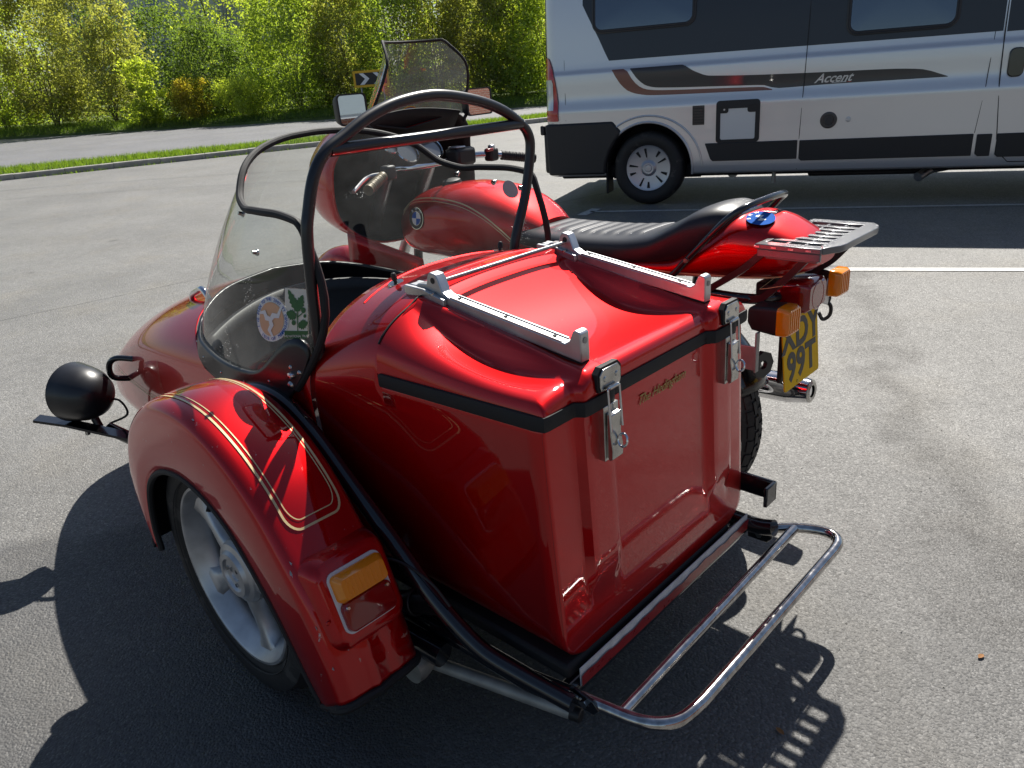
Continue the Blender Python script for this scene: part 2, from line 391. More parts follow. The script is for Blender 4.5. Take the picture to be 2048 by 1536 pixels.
M['asphalt'] = asphalt('car_park_asphalt', (.165, .162, .155))
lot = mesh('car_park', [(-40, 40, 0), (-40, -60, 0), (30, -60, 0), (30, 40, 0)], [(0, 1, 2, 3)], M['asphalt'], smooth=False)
tag(lot, kind='structure')
# ------------------------------------------------------------------ sidecar outfit
YC, YB = -1.129, -1.80
rig = world_root('sidecar_motorcycle', (1.3, -1.3, 0))
tag(rig, 'candy red motorcycle with red box-backed sidecar parked in the foreground', 'motorcycle')

# --- body shell -----------------------------------------------------------
XS = [.735, 1.11, 1.31, 1.50, 1.70, 1.90, 2.10, 2.30, 2.50, 2.68, 2.82, 2.92, 2.985, 3.01]
f_w = tab(XS, [.325, .345, .368, .382, .382, .378, .370, .357, .338, .308, .262, .200, .115, .03])
f_zt = tab(XS, [.90, .905, .886, .83, .81, .79, .765, .725, .660, .575, .495, .430, .380, .345])
f_zm = tab(XS, [.70, .70, .65, .60, .58, .56, .55, .52, .47, .42, .38, .355, .34, .33])
f_zk = tab(XS, [.33, .36, .40, .42, .42, .41, .40, .39, .38, .365, .35, .34, .33, .325])
f_zb = tab(XS, [.240, .24, .24, .235, .23, .23, .23, .23, .235, .24, .255, .27, .29, .31])
f_nt = tab(XS, [3, 3, 2.5, 2.4, 2.4, 2.4, 2.3, 2.2, 2.1, 2.0, 2, 2, 2, 2])
f_nb = tab(XS, [3.5, 3.2, 2.8, 2.5, 2.4, 2.3, 2.2, 2.1, 2.0, 2.0, 2, 2, 2, 2])
def half_section(x, flat_top=False, g=0.0, nt_=22, nv=8, nb=16):
    """half section (off, z) from top centre (or the cockpit edge g*w) down the side to the keel"""
    w_, zt, zm, zk, zb, p, q = f_w(x), f_zt(x), f_zm(x), f_zk(x), f_zb(x), f_nt(x), f_nb(x)
    if flat_top: zt, p = .757, 9
    zm = max(zm, zk+.002)
    tap = lambda z: 1 + .012*max(0, min(1, (.75-z)/.45))*(1-sm(1.0, 1.6, x))
    pts = []
    t0 = math.asin(min(1, g**(p/2))) if g > 0 else 0
    for i in range(nt_+1):
        t = lerp(t0, math.pi/2, i/nt_)
        pts.append((w_*spow(math.sin(t), 2/p), zm + (zt-zm)*spow(math.cos(t), 2/p)))
    for i in range(1, nv+1):
        z = lerp(zm, zk, i/nv); pts.append((w_*tap(z), z))
    for i in range(1, nb+1):
        t = math.pi/2*i/nb
        z = zk - (zk-zb)*spow(math.sin(t), 2/q); pts.append((w_*spow(math.cos(t), 2/q)*tap(z), z))
    return pts
def section(x, **k):
    h = half_section(x, **k)
    return [Vector((x, YC+a, z)) for a, z in h] + [Vector((x, YC-a, z)) for a, z in reversed(h[:-1])]
def pil(off):
    """two raised bands up the tail: 0..1"""
    a = abs(off); return sm(.158, .175, a)*(1-sm(.243, .256, a))
PROUD = .017
V, Fc = [], []
def add_loft(secs):
    b = len(V); n = len(secs[0])
    for s in secs: V.extend(s)
    Fc.extend([tuple(b+i for i in f) for f in grid_faces(len(secs), n)])
    return b, n
NTOP = 22
def lower(x):
    h = half_section(x)[NTOP:]; return [Vector((x, YC+a, z)) for a, z in h] + [Vector((x, YC-a, z)) for a, z in reversed(h[:-1])]
def upper(x, flat):
    h = half_section(x, flat_top=flat)[:NTOP+1]; return [Vector((x, YC+a, z)) for a, z in reversed(h)] + [Vector((x, YC-a, z)) for a, z in h[1:]]
xb_ = list(np.linspace(.735, 1.113, 12)); xh_ = list(np.linspace(1.113, 1.332, 12))
add_loft([lower(x) for x in xb_ + xh_[1:]])
add_loft([upper(x, True) for x in xb_])
hump = [upper(x, False) for x in xh_]; add_loft(hump)
h_ = hump[0]; g_ = upper(1.113, True); b = len(V); n = len(h_); V.extend(h_); V.extend(g_)      # bulkhead under the lid's front edge
Fc.extend([(b+i, b+i+1, b+n+i+1, b+n+i) for i in range(n-1)])
# rear face with its two raised bands
hs = half_section(.735, flat_top=True)
cols = np.linspace(-1, 1, 73); rows = [(a, z) for a, z in hs if a > .02]
rows = [(max(.02, hs[0][0]), hs[0][1])] + rows
b = len(V)
for a, z in rows:
    for c in cols:
        fade = sm(.385, .425, z)
        V.append(Vector((.7345 - PROUD*pil(c*a)*fade - .004*(1-abs(c)**6)*sm(.262, .33, z), YC-c*a, z)))
Fc.extend([tuple(b+i for i in f) for f in grid_faces(len(rows), len(cols))])
# cockpit and nose, open on top
xe = [1.334] + list(np.linspace(1.36, 2.02, 20)) + [2.05, 2.07, 2.085, 2.094, 2.1]
def gap(x):
    if x < 1.75: return lerp(.955, .965, sm(1.34, 1.6, x))
    if x >= 2.1: return 0.0
    return .965*math.sqrt(max(0, 1-((x-1.75)/.35)**2.2))
xn = list(np.linspace(2.12, 2.88, 24)) + [2.91, 2.935, 2.955, 2.972, 2.985, 2.994, 3.002, 3.008, 3.01]
add_loft([section(x, g=max(0, gap(x))) for x in xe] + [section(x) for x in xn])
body = recalc(mesh('sidecar_body', V, Fc, None, rig, angle=42, mats=[M['red'], M['black_matt']]))
# outside faces out, black inside
def fix_out(o, c):
    me = o.data; s = sum((p.normal.dot(p.center-Vector(c)) > 0) - (p.normal.dot(p.center-Vector(c)) < 0) for p in me.polygons)
    return s
bm = bmesh.new(); bm.from_mesh(body.data); bmesh.ops.remove_doubles(bm, verts=bm.verts, dist=.0004)
bmesh.ops.recalc_face_normals(bm, faces=bm.faces)
ref = Vector((1.6, YC, .45))
for f in bm.faces:
    if f.normal.dot(f.calc_center_median()-Vector((min(max(f.calc_center_median().x, 1.0), 2.3), YC, .5))) < 0: f.normal_flip()
for v in bm.verts: v.co.y -= .030*max(0, min(1, (.75-v.co.z)/.45))*(1-sm(1.05, 1.9, v.co.x))
bm.to_mesh(body.data); bm.free()
solid(body, .008, -1, 1); body.modifiers['solid'].material_offset_rim = 1
tag(body, 'candy red sidecar body with open cockpit and square luggage box tail')

# cockpit tub and seat
def cockpit_outline(z_in=.0):
    L = []
    for x in np.linspace(1.345, 2.09, 30):
        h = half_section(x, g=max(0, gap(x))); L.append((x, h[0][0], h[0][1]))
    return L
seat_sec = [(-.27, .30), (-.27, .40), (-.2, .43), (0, .42), (.2, .43), (.27, .40), (.27, .30)]
sv, sf = [], []
for x in (1.42, 1.44, 1.6, 1.8, 1.86, 1.875):
    k = .9 if x in (1.42, 1.875) else 1
    for a, z in seat_sec: sv.append((x, YC+a*k, z-(1-k)*.2))
sf = grid_faces(6, 7)
mesh('sidecar_seat', sv, sf, M['black_vinyl'], rig)
bv = []
for i, z in enumerate(np.linspace(.42, .80, 8)):
    for a in np.linspace(-1, 1, 9):
        bv.append((1.40+.03*(1-a*a)-.10*(z-.42)/.38*.6+.0, YC+a*.29*(1-.15*(i/7)**3), z))
solid(mesh('sidecar_seat_backrest', bv, grid_faces(8, 9), M['black_vinyl'], rig), .06, 0)
# dashboard across the cockpit
dv = []
for i, t in enumerate(np.linspace(0, 1, 6)):
    for a in np.linspace(-1, 1, 25):
        x = 1.83+.10*(1-a*a); dv.append((x-.05*t*t+.02, YC+a*.335, .695+.055*(1-a*a)-.17*t))
solid(mesh('sidecar_dashboard', dv, grid_faces(6, 25), M['black_plastic'], rig), .02, 0)

# --- lid ------------------------------------------------------------------
L_ZM = .771
def lid_z(u, off):
    W = lerp(.327, .346, u); zt = .806 + .094*u**2.1; p = lerp(4.6, 2.5, u**.8)
    k = min(1, abs(off)/W)
    base = L_ZM + (zt-L_ZM)*max(0, 1-k**p)**(1/p)
    # scooped panels beside the two rail ribs
    sc = .030*math.sin(math.pi*min(1, u*1.02))**1.2*(sm(.0, .10, .32-abs(off)))*0.8
    base -= sc*sm(0, .02, zt-L_ZM)
    rib = .818 + .068*u
    r = sm(.160, .182, abs(off))*(1-sm(.222, .248, abs(off)))
    return lerp(base, max(base, rib), r)
U = [0, .012, .03, .06] + list(np.linspace(.1, 1, 26)); OFF = np.sign(np.linspace(-1, 1, 121))*np.abs(np.linspace(-1, 1, 121))**.85
lv = []
prof = [(0.0, None), (0.0, .4)] + [('r', t) for t in np.linspace(0, 1, 6)]
X0, XL = .722, .392
nrow = 0
for kind, t in prof:
    for o in OFF:
        off = o*.327; pr = PROUD*pil(off); zt = lid_z(0, off); r = min(.022, (zt-L_ZM)*.9)
        if t is None: lv.append((X0+.004-pr*.9, YC+off, L_ZM-.003))
        elif kind == 'r':
            ph = t*math.pi/2; lv.append((X0+.004-pr + r*1.15*(1-math.cos(ph)), YC+off, zt - r*(1-math.sin(ph))))
        else: lv.append((X0+.003-pr, YC+off, lerp(L_ZM, zt-r, t)))
    nrow += 1
for u in U[2:]:
    W = lerp(.327, .346, u)
    for o in OFF: lv.append((X0+.004+.025+(XL-.025)*u - PROUD*pil(o*W)*(1-sm(0, .06, u)), YC+o*W, lid_z(u, o*W)))
    nrow += 1
for o in OFF: lv.append((X0+.004+XL, YC+o*.346, lid_z(1, o*.346)-.012))
nrow += 1
lid = recalc(mesh('luggage_lid', lv, grid_faces(nrow, len(OFF)), M['red'], rig, angle=50))
if fix_out(lid, (.92, YC, .7)) < 0: lid.data.flip_normals()
tag(lid, 'red luggage lid with two raised ribs carrying grey rails')

tube('lid_gap', [Vector((X0+.004+XL+.0015, YC+o*.347, lid_z(1, o*.346)+.0004)) for o in OFF[3:-3:2]], .0022, M['black_rubber'], rig, ns=6)
# black rubber strip between lid and box
path = []
for x in np.linspace(1.108, .745, 10): path.append(Vector((x, YC+lerp(.3275, .3465, (x-.726)/.392)+.001, .760)))
for o in np.linspace(.325, -.325, 90): path.append(Vector((.7265-PROUD*pil(o), YC+o, .760)))
for x in np.linspace(.745, 1.108, 10): path.append(Vector((x, YC-lerp(.3275, .3465, (x-.726)/.392)-.001, .760)))
stv = []
cen = Vector((.95, YC, .76))
for i, p in enumerate(path):
    a = path[max(0, i-1)]; b_ = path[min(len(path)-1, i+1)]; t = (b_-a).normalized(); n_ = Vector((-t.y, t.x, 0)); n_ = n_ if n_.dot(p-cen) > 0 else -n_
    for d, z in ((-.004, -.0125), (.0045, -.0125), (.006, -.008), (.006, .008), (.0045, .0125), (-.004, .0125)): stv.append(p + n_*d + Vector((0, 0, z)))
st = recalc(mesh('rubber_seal', stv, grid_faces(len(path), 6, cv=True), M['black_rubber'], rig, angle=30))

# grey roof rails
def rail(off):
    y0 = YC+off; Lr = .40; hw = .0115
    P = [(0, -.015), (0, .034), (.004, .0375), (.014, .0375), (.018, .034), (.026, .016), (.036, .008), (.335, .008), (.352, .014),
         (.362, .036), (.368, .044), (.386, .044), (.392, .036), (.398, .018), (.425, .013), (.432, .008), (.452, .006), (.458, .0), (.458, -.008), (.40, -.022), (.38, -.015)]
    xa, xb, za, zb = .742, 1.142, .836, .894
    def mp(y): return lambda a, b: Vector((xa + a*(xb-xa)/Lr*.93 - .0*b, y, za + (zb-za)*a/Lr*.93 + b))
    r = extrude('roof_rail', P, mp(y0-hw), mp(y0+hw), M['alu'], rig, bev=.0018)
    # channel ridges along the top, bolt heads, rubber pad
    for s in (-1, 1):
        Q = [(.045, .0078), (.045, .0105), (.33, .0105), (.33, .0078)]
        extrude('channel_ridge', Q, lambda a, b: mp(y0+s*.0095-.0016)(a, b), lambda a, b: mp(y0+s*.0095+.0016)(a, b), M['alu'], r)
    for a in (.07, .19, .315):
        p = mp(y0)(a, .008); lathe('bolt_head', [(0, .0022), (.0035, .0022), (.0042, 0)], p, (0, 0, 1), M['black_plastic'], r, n=12)
    Q = [(.43, -.006), (.36, -.006), (.335, -.012), (.02, -.012), (.0, -.006), (.34, -.008)]
    pad = [(a, b) for a, b in ((0, -.0155), (.385, -.0155), (.45, -.012), (.45, -.022), (.39, -.034), (.35, -.026), (.0, -.023))]
    extrude('rail_pad', pad, mp(y0-hw+.001), mp(y0+hw-.001), M['black_rubber'], r)
    # side foot
    foot = [(.34, -.014), (.34, .004), (.40, .010), (.46, .004), (.46, -.012), (.41, -.018)]
    for s in (-1, 1):
        extrude('rail_foot', foot, mp(y0+s*hw), mp(y0+s*(hw+.009)), M['alu'], r, bev=.0015)
        lathe('bolt_head', [(0, .004), (.004, .004), (.005, 0)], mp(y0+s*(hw+.006))(.375, .005), (0, s*.3, 1), M['steel'], r, n=10)
    # eye hole in the front upstand
    p = mp(y0)(.377, .030); lathe('eye_hole', [(0, hw+.0006), (.006, hw+.0006), (.006, -hw-.0006), (0, -hw-.0006)], p, (0, 1, 0), M['black_plastic'], r, n=14)
    lathe('eye_hole', [(0, .0006), (.0055, .0006), (.0055, 0)], mp(y0)(0, .022)-Vector((.0004, 0, 0)), (-1, 0, 0), M['zinc'], r, n=14)
    return mp(y0)(.377, .024)
ra = rail(.197); rb_ = rail(-.197)
tube('rail_rod', [ra+Vector((0, .0, .0)), rb_], .0042, M['steel'], rig, ns=10)
# hood studs behind the cockpit
for (x, off) in ((1.262, .165), (1.287, -.175)):
    h = half_section(x); z = next(lerp(h[i][1], h[i+1][1], (abs(off)-h[i][0])/(h[i+1][0]-h[i][0])) for i in range(len(h)-1) if h[i][0] <= abs(off) <= h[i+1][0])
    s_ = lathe('hood_stud', [(0, .003), (.017, .003), (.018, 0)], (x, YC+off, z-.0005), (0, math.copysign(.2, off), 1), M['steel'], rig, n=20)
    lathe('stud_knob', [(0, .024), (.004, .023), (.0062, .019), (.0062, .008), (.004, .007), (.004, .002)], (x, YC+off, z), (0, math.copysign(.2, off), 1), M['black_plastic'], s_, n=14)
# raised pressed lines on the hump behind the cockpit
def on_hump(x, off, lift=.001):
    h = half_section(x); a = abs(off)
    for i in range(len(h)-1):
        if h[i][0] <= a <= h[i+1][0]:
            return Vector((x, YC+off, lerp(h[i][1], h[i+1][1], (a-h[i][0])/max(1e-6, h[i+1][0]-h[i][0]))+lift))
for x0, dx, e in ((1.150, .012, .15), (1.275, .03, .24)):
    pts = [on_hump(x0+dx*(1-(o/.25)**2), o, -.0015) for o in np.linspace(-e, e, 30)]
    tube('pressed_crease', pts, .0034, M['red'], rig, ns=8)

# latches
def latch(off):
    xf = .735-PROUD-.017
    y = YC+off
    plate = [(-.025, -.016), (-.028, -.008), (-.028, .012), (-.020, .021), (.020, .021), (.028, .012), (.028, -.008), (.025, -.016)]
    lt = extrude('latch', plate, lambda a, b: Vector((xf+.003, y+a, .796+b)), lambda a, b: Vector((xf, y+a, .796+b)), M['steel'], rig, bev=.0012)
    extrude('gasket', [(a*1.16, b*1.16) for a, b in plate], lambda a, b: Vector((xf+.014, y+a, .7965+b)), lambda a, b: Vector((xf+.003, y+a, .7965+b)), M['black_rubber'], lt)
    for a in (-.016, .016):
        lathe('screw_head', [(0, .002), (.0035, .0017), (.005, 0)], (xf, y+a, .800), (-1, 0, 0), M['steel'], lt, n=14)
    lp = rounded([(xf-.010, y-.016, .708), (xf-.005, y-.016, .784), (xf-.005, y+.016, .784), (xf-.010, y+.016, .708)], .006)
    tube('wire_loop', lp, .0022, M['chrome'], lt, ns=8)
    tube('hinge_roll', [(xf-.004, y-.012, .783), (xf-.004, y+.012, .783)], .0042, M['steel'], lt, ns=10)
    lev = [(.004, .738), (.013, .735), (.012, .70), (.016, .672), (.015, .655), (.008, .650), (.002, .66)]
    extrude('latch_lever', lev, lambda a, b: Vector((xf-a+.004, y-.0150, b)), lambda a, b: Vector((xf-a+.004, y+.0150, b)), M['steel'], lt, bev=.0015)
    box('latch_base', (xf+.011, y, .70), (.020, .040, .10), M['steel'], lt, .001)
    ring = [Vector((xf-.020+.009*math.cos(t), y-.002-.003*math.sin(t), .688+.011*math.sin(t))) for t in np.linspace(0, 2*math.pi, 20)[:-1]]
    tube('latch_ring', ring, .0022, M['chrome'], lt, ns=8, closed=True)
latch(.185); latch(-.222)
text('maker_script', 'The Hedingham', frame((.7285, YC-.01, .705), (0, -1, .012), (-1, 0, 0)), .0265, M['gold_dim'], rig, shear=.55, spacing=.95, extrude_=.0004, weight=-.0001)
# pale oval badge low on the right band
o_ = [( .022*math.cos(t), .007*math.sin(t)) for t in np.linspace(0, 2*math.pi, 21)[:-1]]
extrude('oval_reflector', o_, lambda a, b: Vector((.734, YC-.226+a, .392+b)), lambda a, b: Vector((.728, YC-.226+a, .392+b)), M['white'], rig)
# little knob on the left flank
lathe('flank_catch', [(0, .022), (.006, .021), (.0085, .015), (.006, .004), (.010, .002), (.011, 0)], (1.372, YC+.365, .722), (0, 1, .1), M['chrome'], rig, n=18)

# --- roll-over hoop ---------------------------------------------------------
XR = 1.285
hp = catmull([(XR+.035, YC+.335, .74), (XR+.012, YC+.345, .86), (XR, YC+.341, 1.004), (XR, YC+.327, 1.060), (XR, YC+.303, 1.119), (XR, YC+.270, 1.157), (XR, YC+.222, 1.181), (XR, YC+.156, 1.211), (XR, YC+.078, 1.231), (XR, YC-.02, 1.237),
    (XR, YC-.128, 1.220), (XR, YC-.21, 1.194), (XR, YC-.268, 1.162), (XR, YC-.299, 1.132), (XR, YC-.303, 1.090), (XR, YC-.275, .99), (XR+.002, YC-.235, .90), (XR+.004, YC-.225, .86)], 6)
rb = tube('roll_hoop', hp, .0118, M['black_satin'], rig, ns=16)
tube('hoop_crossbar', [(XR, YC+.262, 1.158), (XR, YC-.275, 1.156)], .0120, M['black_satin'], rb, ns=16)

# --- sidecar windscreen ------------------------------------------------------
SB = [(0, 1.372, .372, .690), (.06, 1.42, .379, .655), (.2, 1.62, .383, .640), (.33, 1.85, .352, .650), (.40, 1.985, .275, .680), (.45, 2.065, .155, .712), (.5, 2.09, 0, .725)]
ST = [(0, 1.300, .334, 1.012), (.03, 1.322, .336, 1.036), (.12, 1.41, .335, 1.046), (.22, 1.49, .330, 1.046), (.285, 1.535, .320, 1.044), (.33, 1.60, .295, 1.062), (.38, 1.65, .245, 1.115), (.43, 1.695, .165, 1.150), (.47, 1.718, .07, 1.166), (.5, 1.722, 0, 1.169)]
fb = [tab([r[0] for r in SB], [r[k] for r in SB]) for k in (1, 2, 3)]
ft = [tab([r[0] for r in ST], [r[k] for r in ST]) for k in (1, 2, 3)]
def scr(s, t, out=0.0):
    ss = s if s <= .5 else 1-s; sg = 1 if s <= .5 else -1
    B = Vector((fb[0](ss), sg*fb[1](ss), fb[2](ss))); T = Vector((ft[0](ss), sg*ft[1](ss), ft[2](ss)))
    p = B.lerp(T, t)
    p.x -= .062*math.sin(math.pi*min(1, t*1.02))*math.exp(-(ss/.085)**2)
    nrm = Vector((.0, sg, 0)) if ss < .2 else Vector((math.sin(math.pi*(ss-.2)/.6), sg*math.cos(math.pi*(ss-.2)/.6), 0))
    p = p + nrm*(.022*math.sin(math.pi*t)*sm(-.02, .16, ss) - .016*math.sin(math.pi*t)*(1-sm(0, .12, ss)) + out)
    return Vector((p.x, YC+p.y, p.z))
NS, NT = 81, 21
gv = [scr(s, t) for s in np.linspace(0, 1, NS) for t in np.linspace(0, 1, NT)]
screen = mesh('sidecar_windscreen', gv, grid_faces(NS, NT), M['clear'], rig, angle=180)
tag(screen, 'clear wrap-round sidecar windscreen with scratches')
edge = [scr(0, t) for t in np.linspace(.0, .93, 10)] + [scr(s, 1) for s in np.linspace(.0, 1, 110)][1:-1] + [scr(1, t) for t in np.linspace(.93, .0, 10)]
tube('edge_trim', edge, .0082, M['black_rubber'], screen, ns=10)
# black lower border (outside and inside of the sheet)
def tb(s):
    ss = min(s, 1-s)
    return .145*sm(0, .02, ss) + .24*math.exp(-((ss-.055)/.05)**2)
bvv = []
for s in np.linspace(0, 1, 121):
    for k in np.linspace(-.03, 1, 9): bvv.append(scr(s, k*tb(s), .004))
bo = mesh('screen_border', bvv, grid_faces(121, 9), M['black_satin'], screen, angle=180); solid(bo, .009, 0)
def stick_frame(s, t, out=.0045):
    p = scr(s, t, out); ds = (scr(s+.01, t)-scr(s-.01, t)).normalized(); dt = (scr(s, t+.02)-scr(s, t-.02)).normalized()
    n_ = ds.cross(dt).normalized()
    if n_.dot(Vector((p.x-1.6, p.y-YC, 0))) < 0: n_ = -n_
    # reading direction as seen from outside
    xdir = -ds if s < .5 else ds
    if xdir.cross(Vector((0, 0, 1))).dot(n_) < 0: xdir = -xdir
    xd = Vector((xdir.x, xdir.y, 0)).normalized() if abs(xdir.z) < .9 else xdir
    return p, n_, ds
for s, t, r in ((.025, .16, .0055), (.055, .22, .0045), (.042, .10, .0085), (.075, .05, .0085), (.10, .12, .0035), (.17, .075, .0035), (.24, .07, .0035), (.31, .07, .0035), (.36, .07, .0035)):
    for side in (s, 1-s):
        p, n_, _d = stick_frame(side, t, .009)
        lathe('border_screw', [(0, .6*r), (.6*r, .5*r), (r, 0)], p, n_, M['steel'], screen, n=12)
        if side > .5: lathe('border_screw', [(0, .6*r), (.6*r, .5*r), (r, 0)], scr(side, t, -.002), -n_, M['steel'], screen, n=12)
for s, t in ((.40, .93), (.16, .80), (.84, .90), (.70, .95), (.93, .88), (.30, .96)):
    p, n_, _d = stick_frame(s, t, -.006)
    lathe('screen_bolt', [(0, .012), (.004, .012), (.0045, .004), (.007, .003), (.007, 0)], p, n_, M['steel'], screen, n=12)
# round centenary sticker
def decal(name, s0, t0, mtl, poly, parent, lift):
    """flat print laid on the screen: poly in metres (right, up) as read from outside; follows the sheet"""
    c = scr(s0, t0); ds = (scr(s0+.01, t0)-scr(s0-.01, t0))/.02; dt = (scr(s0, t0+.02)-scr(s0, t0-.02))/.04
    vs = [scr(s0 + STKX*a/ds.length, t0 + b/dt.length, lift) for a, b in poly]
    return vs
STKX = -1     # on the left flank, reading to the right (towards the tail) lowers s
def poly_obj(name, polys, s0, t0, mtl, parent, lift):
    V_, F_ = [], []
    for pl in polys:
        b0 = len(V_); V_ += decal(name, s0, t0, mtl, pl, parent, lift); F_.append(tuple(range(b0, b0+len(pl))))
    o = mesh(name, V_, F_, mtl, parent, smooth=False); return o
circ = lambda r, n=40, cx=0, cy=0: [(cx+r*math.cos(2*math.pi*k/n), cy+r*math.sin(2*math.pi*k/n)) for k in range(n)]
def find_st(x, z):
    return min(((a, b) for a in np.linspace(.02, .3, 57) for b in np.linspace(.1, .9, 65)), key=lambda q: (scr(*q).x-x)**2+(scr(*q).z-z)**2)
RS, RT = find_st(1.414, .835)
rs = poly_obj('round_sticker', [circ(.050)], RS, RT, M['white'], screen, .0030)
tag(rs, 'round white and peach centenary sticker with three legs')
poly_obj('sticker_disc', [circ(.0375)], RS, RT, M['peach'], rs, .0036)
legs = []
for k in range(3):
    a = R_(100+120*k); ca, sa = math.cos(a), math.sin(a)
    L = [(-.004, 0), (.0, .016), (.014, .020), (.016, .036), (.024, .041), (.021, .034), (.022, .013), (.010, .008), (.006, 0)]
    legs.append([(x*ca-y*sa, x*sa+y*ca) for x, y in L])
poly_obj('three_legs', legs, RS, RT, M['white'], rs, .0042)
def ring_text(s, r, a0, step, s0, t0, mtl, parent, lift, size, inward=False):
    for k, ch in enumerate(s):
        if ch == ' ': continue
        a = a0 - k*step if not inward else a0 + k*step
        px, py = r*math.cos(a), r*math.sin(a)
        base = decal('', s0, t0, None, [(px, py), (px-math.sin(a)*-.001 if not inward else px-math.sin(a)*.001, py+math.cos(a)*-.001 if not inward else py+math.cos(a)*.001)], None, lift)
        c = scr(s0, t0); nn = stick_frame(s0, t0)[1]
        text('letter', ch, frame(base[0], base[1]-base[0], nn), size, mtl, parent, extrude_=.0002)
ring_text("I'VE BEEN TO THE 2007 TT CENTENARY", .0438, R_(205), R_(7.6), RS, RT, M['blue_print'], rs, .0042, .0095)
ring_text('ISLE OF MAN', .0438, R_(235), R_(9), RS, RT, M['blue_print'], rs, .0042, .0095, True)
# oak leaf sticker
QS, QT = find_st(1.338, .855)
def quad(w0, h0, cx=0, cy=0): return [(cx-w0, cy-h0), (cx+w0, cy-h0), (cx+w0, cy+h0), (cx-w0, cy+h0)]
sk = poly_obj('oak_leaf_sticker', [quad(.033, .053)], QS, QT, M['cream'], screen, .0030)
tag(sk, 'square cream sticker with green oak leaves')
poly_obj('green_band', [quad(.033, .0085, 0, -.0445)], QS, QT, M['green_print'], sk, .0036)
def oak(cx, cy, L, wd, ang, n=5):
    pts = []
    for k in range(2*n+1):
        t = k/(2*n); wv = wd*math.sin(math.pi*(.12+.83*t))*(1.0 if k % 2 else .66); pts.append((L*t, wv))
    pts = pts + [(L*1.03, 0)] + [(a, -b) for a, b in reversed(pts)]
    c, s = math.cos(ang), math.sin(ang)
    return [(cx+a*c-b*s, cy+a*s+b*c) for a, b in pts]
poly_obj('oak_leaf', [oak(-.001, .008, .047, .0105, R_(118))], QS, QT, M['green_print'], sk, .0036)
poly_obj('oak_leaf', [oak(-.001, .009, .036, .0125, R_(62))], QS, QT, M['green_print'], sk, .0036)
poly_obj('oak_leaf', [oak(-.004, -.004, .026, .0125, R_(165))], QS, QT, M['green_print'], sk, .0036)
poly_obj('oak_leaf', [oak(.003, -.022, .027, .0120, R_(8))], QS, QT, M['green_print'], sk, .0036)
for a in (circ(.0062, 14, .016, .010), circ(.004, 12, .020, -.002), circ(.0055, 12, -.010, -.017)): poly_obj('acorn', [a], QS, QT, M['green_print'], sk, .0036)
poly_obj('stalk', [[(-.002, .010), (.001, .010), (.003, -.034), (.001, -.034)], [(.0, -.006), (.0135, .003), (.0135, .0055), (.0, -.003)]], QS, QT, M['green_print'], sk, .0038)
nn = stick_frame(QS, QT)[1]; bb = decal('', QS, QT, None, [(0, -.0455), (.01, -.0455)], None, .0042)
text('sticker_lettering', 'THE NATIONAL TRUST', frame(bb[0], bb[1]-bb[0], nn), .0072, M['cream'], sk, extrude_=.0002, spacing=.95)
# pale round sticker on the far side sheet, seen from behind
c1 = (.80, .82)
def far_poly(pl, s0, t0, lift):
    ds = (scr(s0+.01, t0)-scr(s0-.01, t0)).length/.02; dt = (scr(s0, t0+.02)-scr(s0, t0-.02)).length/.04
    return [scr(s0+a/ds, t0+b/dt, lift) for a, b in pl]
e_ = [(.030*math.cos(t), .024*math.sin(t)) for t in np.linspace(0, 2*math.pi, 31)[:-1]]
mesh('far_sticker', far_poly(e_, .895, .86, -.002), [tuple(range(30))], mat('faded_sticker_back', (.50, .52, .56), .6), screen, smooth=False)

# chrome handle on the scuttle
tube('scuttle_handle', rounded([(2.20, YC+.19, .70), (2.185, YC+.20, .74), (2.09, YC+.205, .775), (2.06, YC+.205, .745)], .02), .0085, M['chrome'], rig)
tube('scuttle_foot', [(2.26, YC+.18, .687), (2.17, YC+.205, .712)], .0075, M['chrome'], rig)

# --- pinstripe on the nose ------------------------------------------------------
def on_side(x, zc, sgn=1, lift=.0012):
    h = half_section(x)
    best = min(range(len(h)-1), key=lambda i: abs((h[i][1]+h[i+1][1])/2-zc) + (10 if i < 3 else 0))
    a, b_ = h[best], h[best+1]; t = 0 if a[1] == b_[1] else max(0, min(1, (zc-a[1])/(b_[1]-a[1])))
    nx = Vector((0, -(b_[1]-a[1]), (b_[0]-a[0]))).normalized()
    return Vector((x+.0004, YC+sgn*(lerp(a[0], b_[0], t)+lift), zc+lift*.7))
def ribbon(name, pts, wdt, nrm, mtl, parent):
    V_ = []
    for i, p in enumerate(pts):
        a = pts[max(0, i-1)]; b_ = pts[min(len(pts)-1, i+1)]; t = (b_-a).normalized(); n_ = nrm(i) if callable(nrm) else nrm
        s_ = t.cross(n_).normalized(); V_ += [p-s_*wdt/2, p+s_*wdt/2]
    return mesh(name, V_, grid_faces(len(pts), 2), mtl, parent, smooth=False)
for dz, wd in ((0, .0022), (.010, .0014)):
    pts = [on_side(x, .462+dz+.02*(x-2.1)) for x in np.linspace(2.58, 2.13+dz, 40)]
    pts += [on_side(2.10+dz+.02*(1-math.cos(t)), .485+dz*0+.02*math.sin(t)) for t in np.linspace(0, .01, 2)]
    pts += [on_side(2.115+dz-.0*z, z) for z in np.linspace(.49+dz, .60, 14)]
    ribbon('nose_pinstripe', pts, wd, lambda i: Vector((.25, .9, .3)), M['gold'], body)

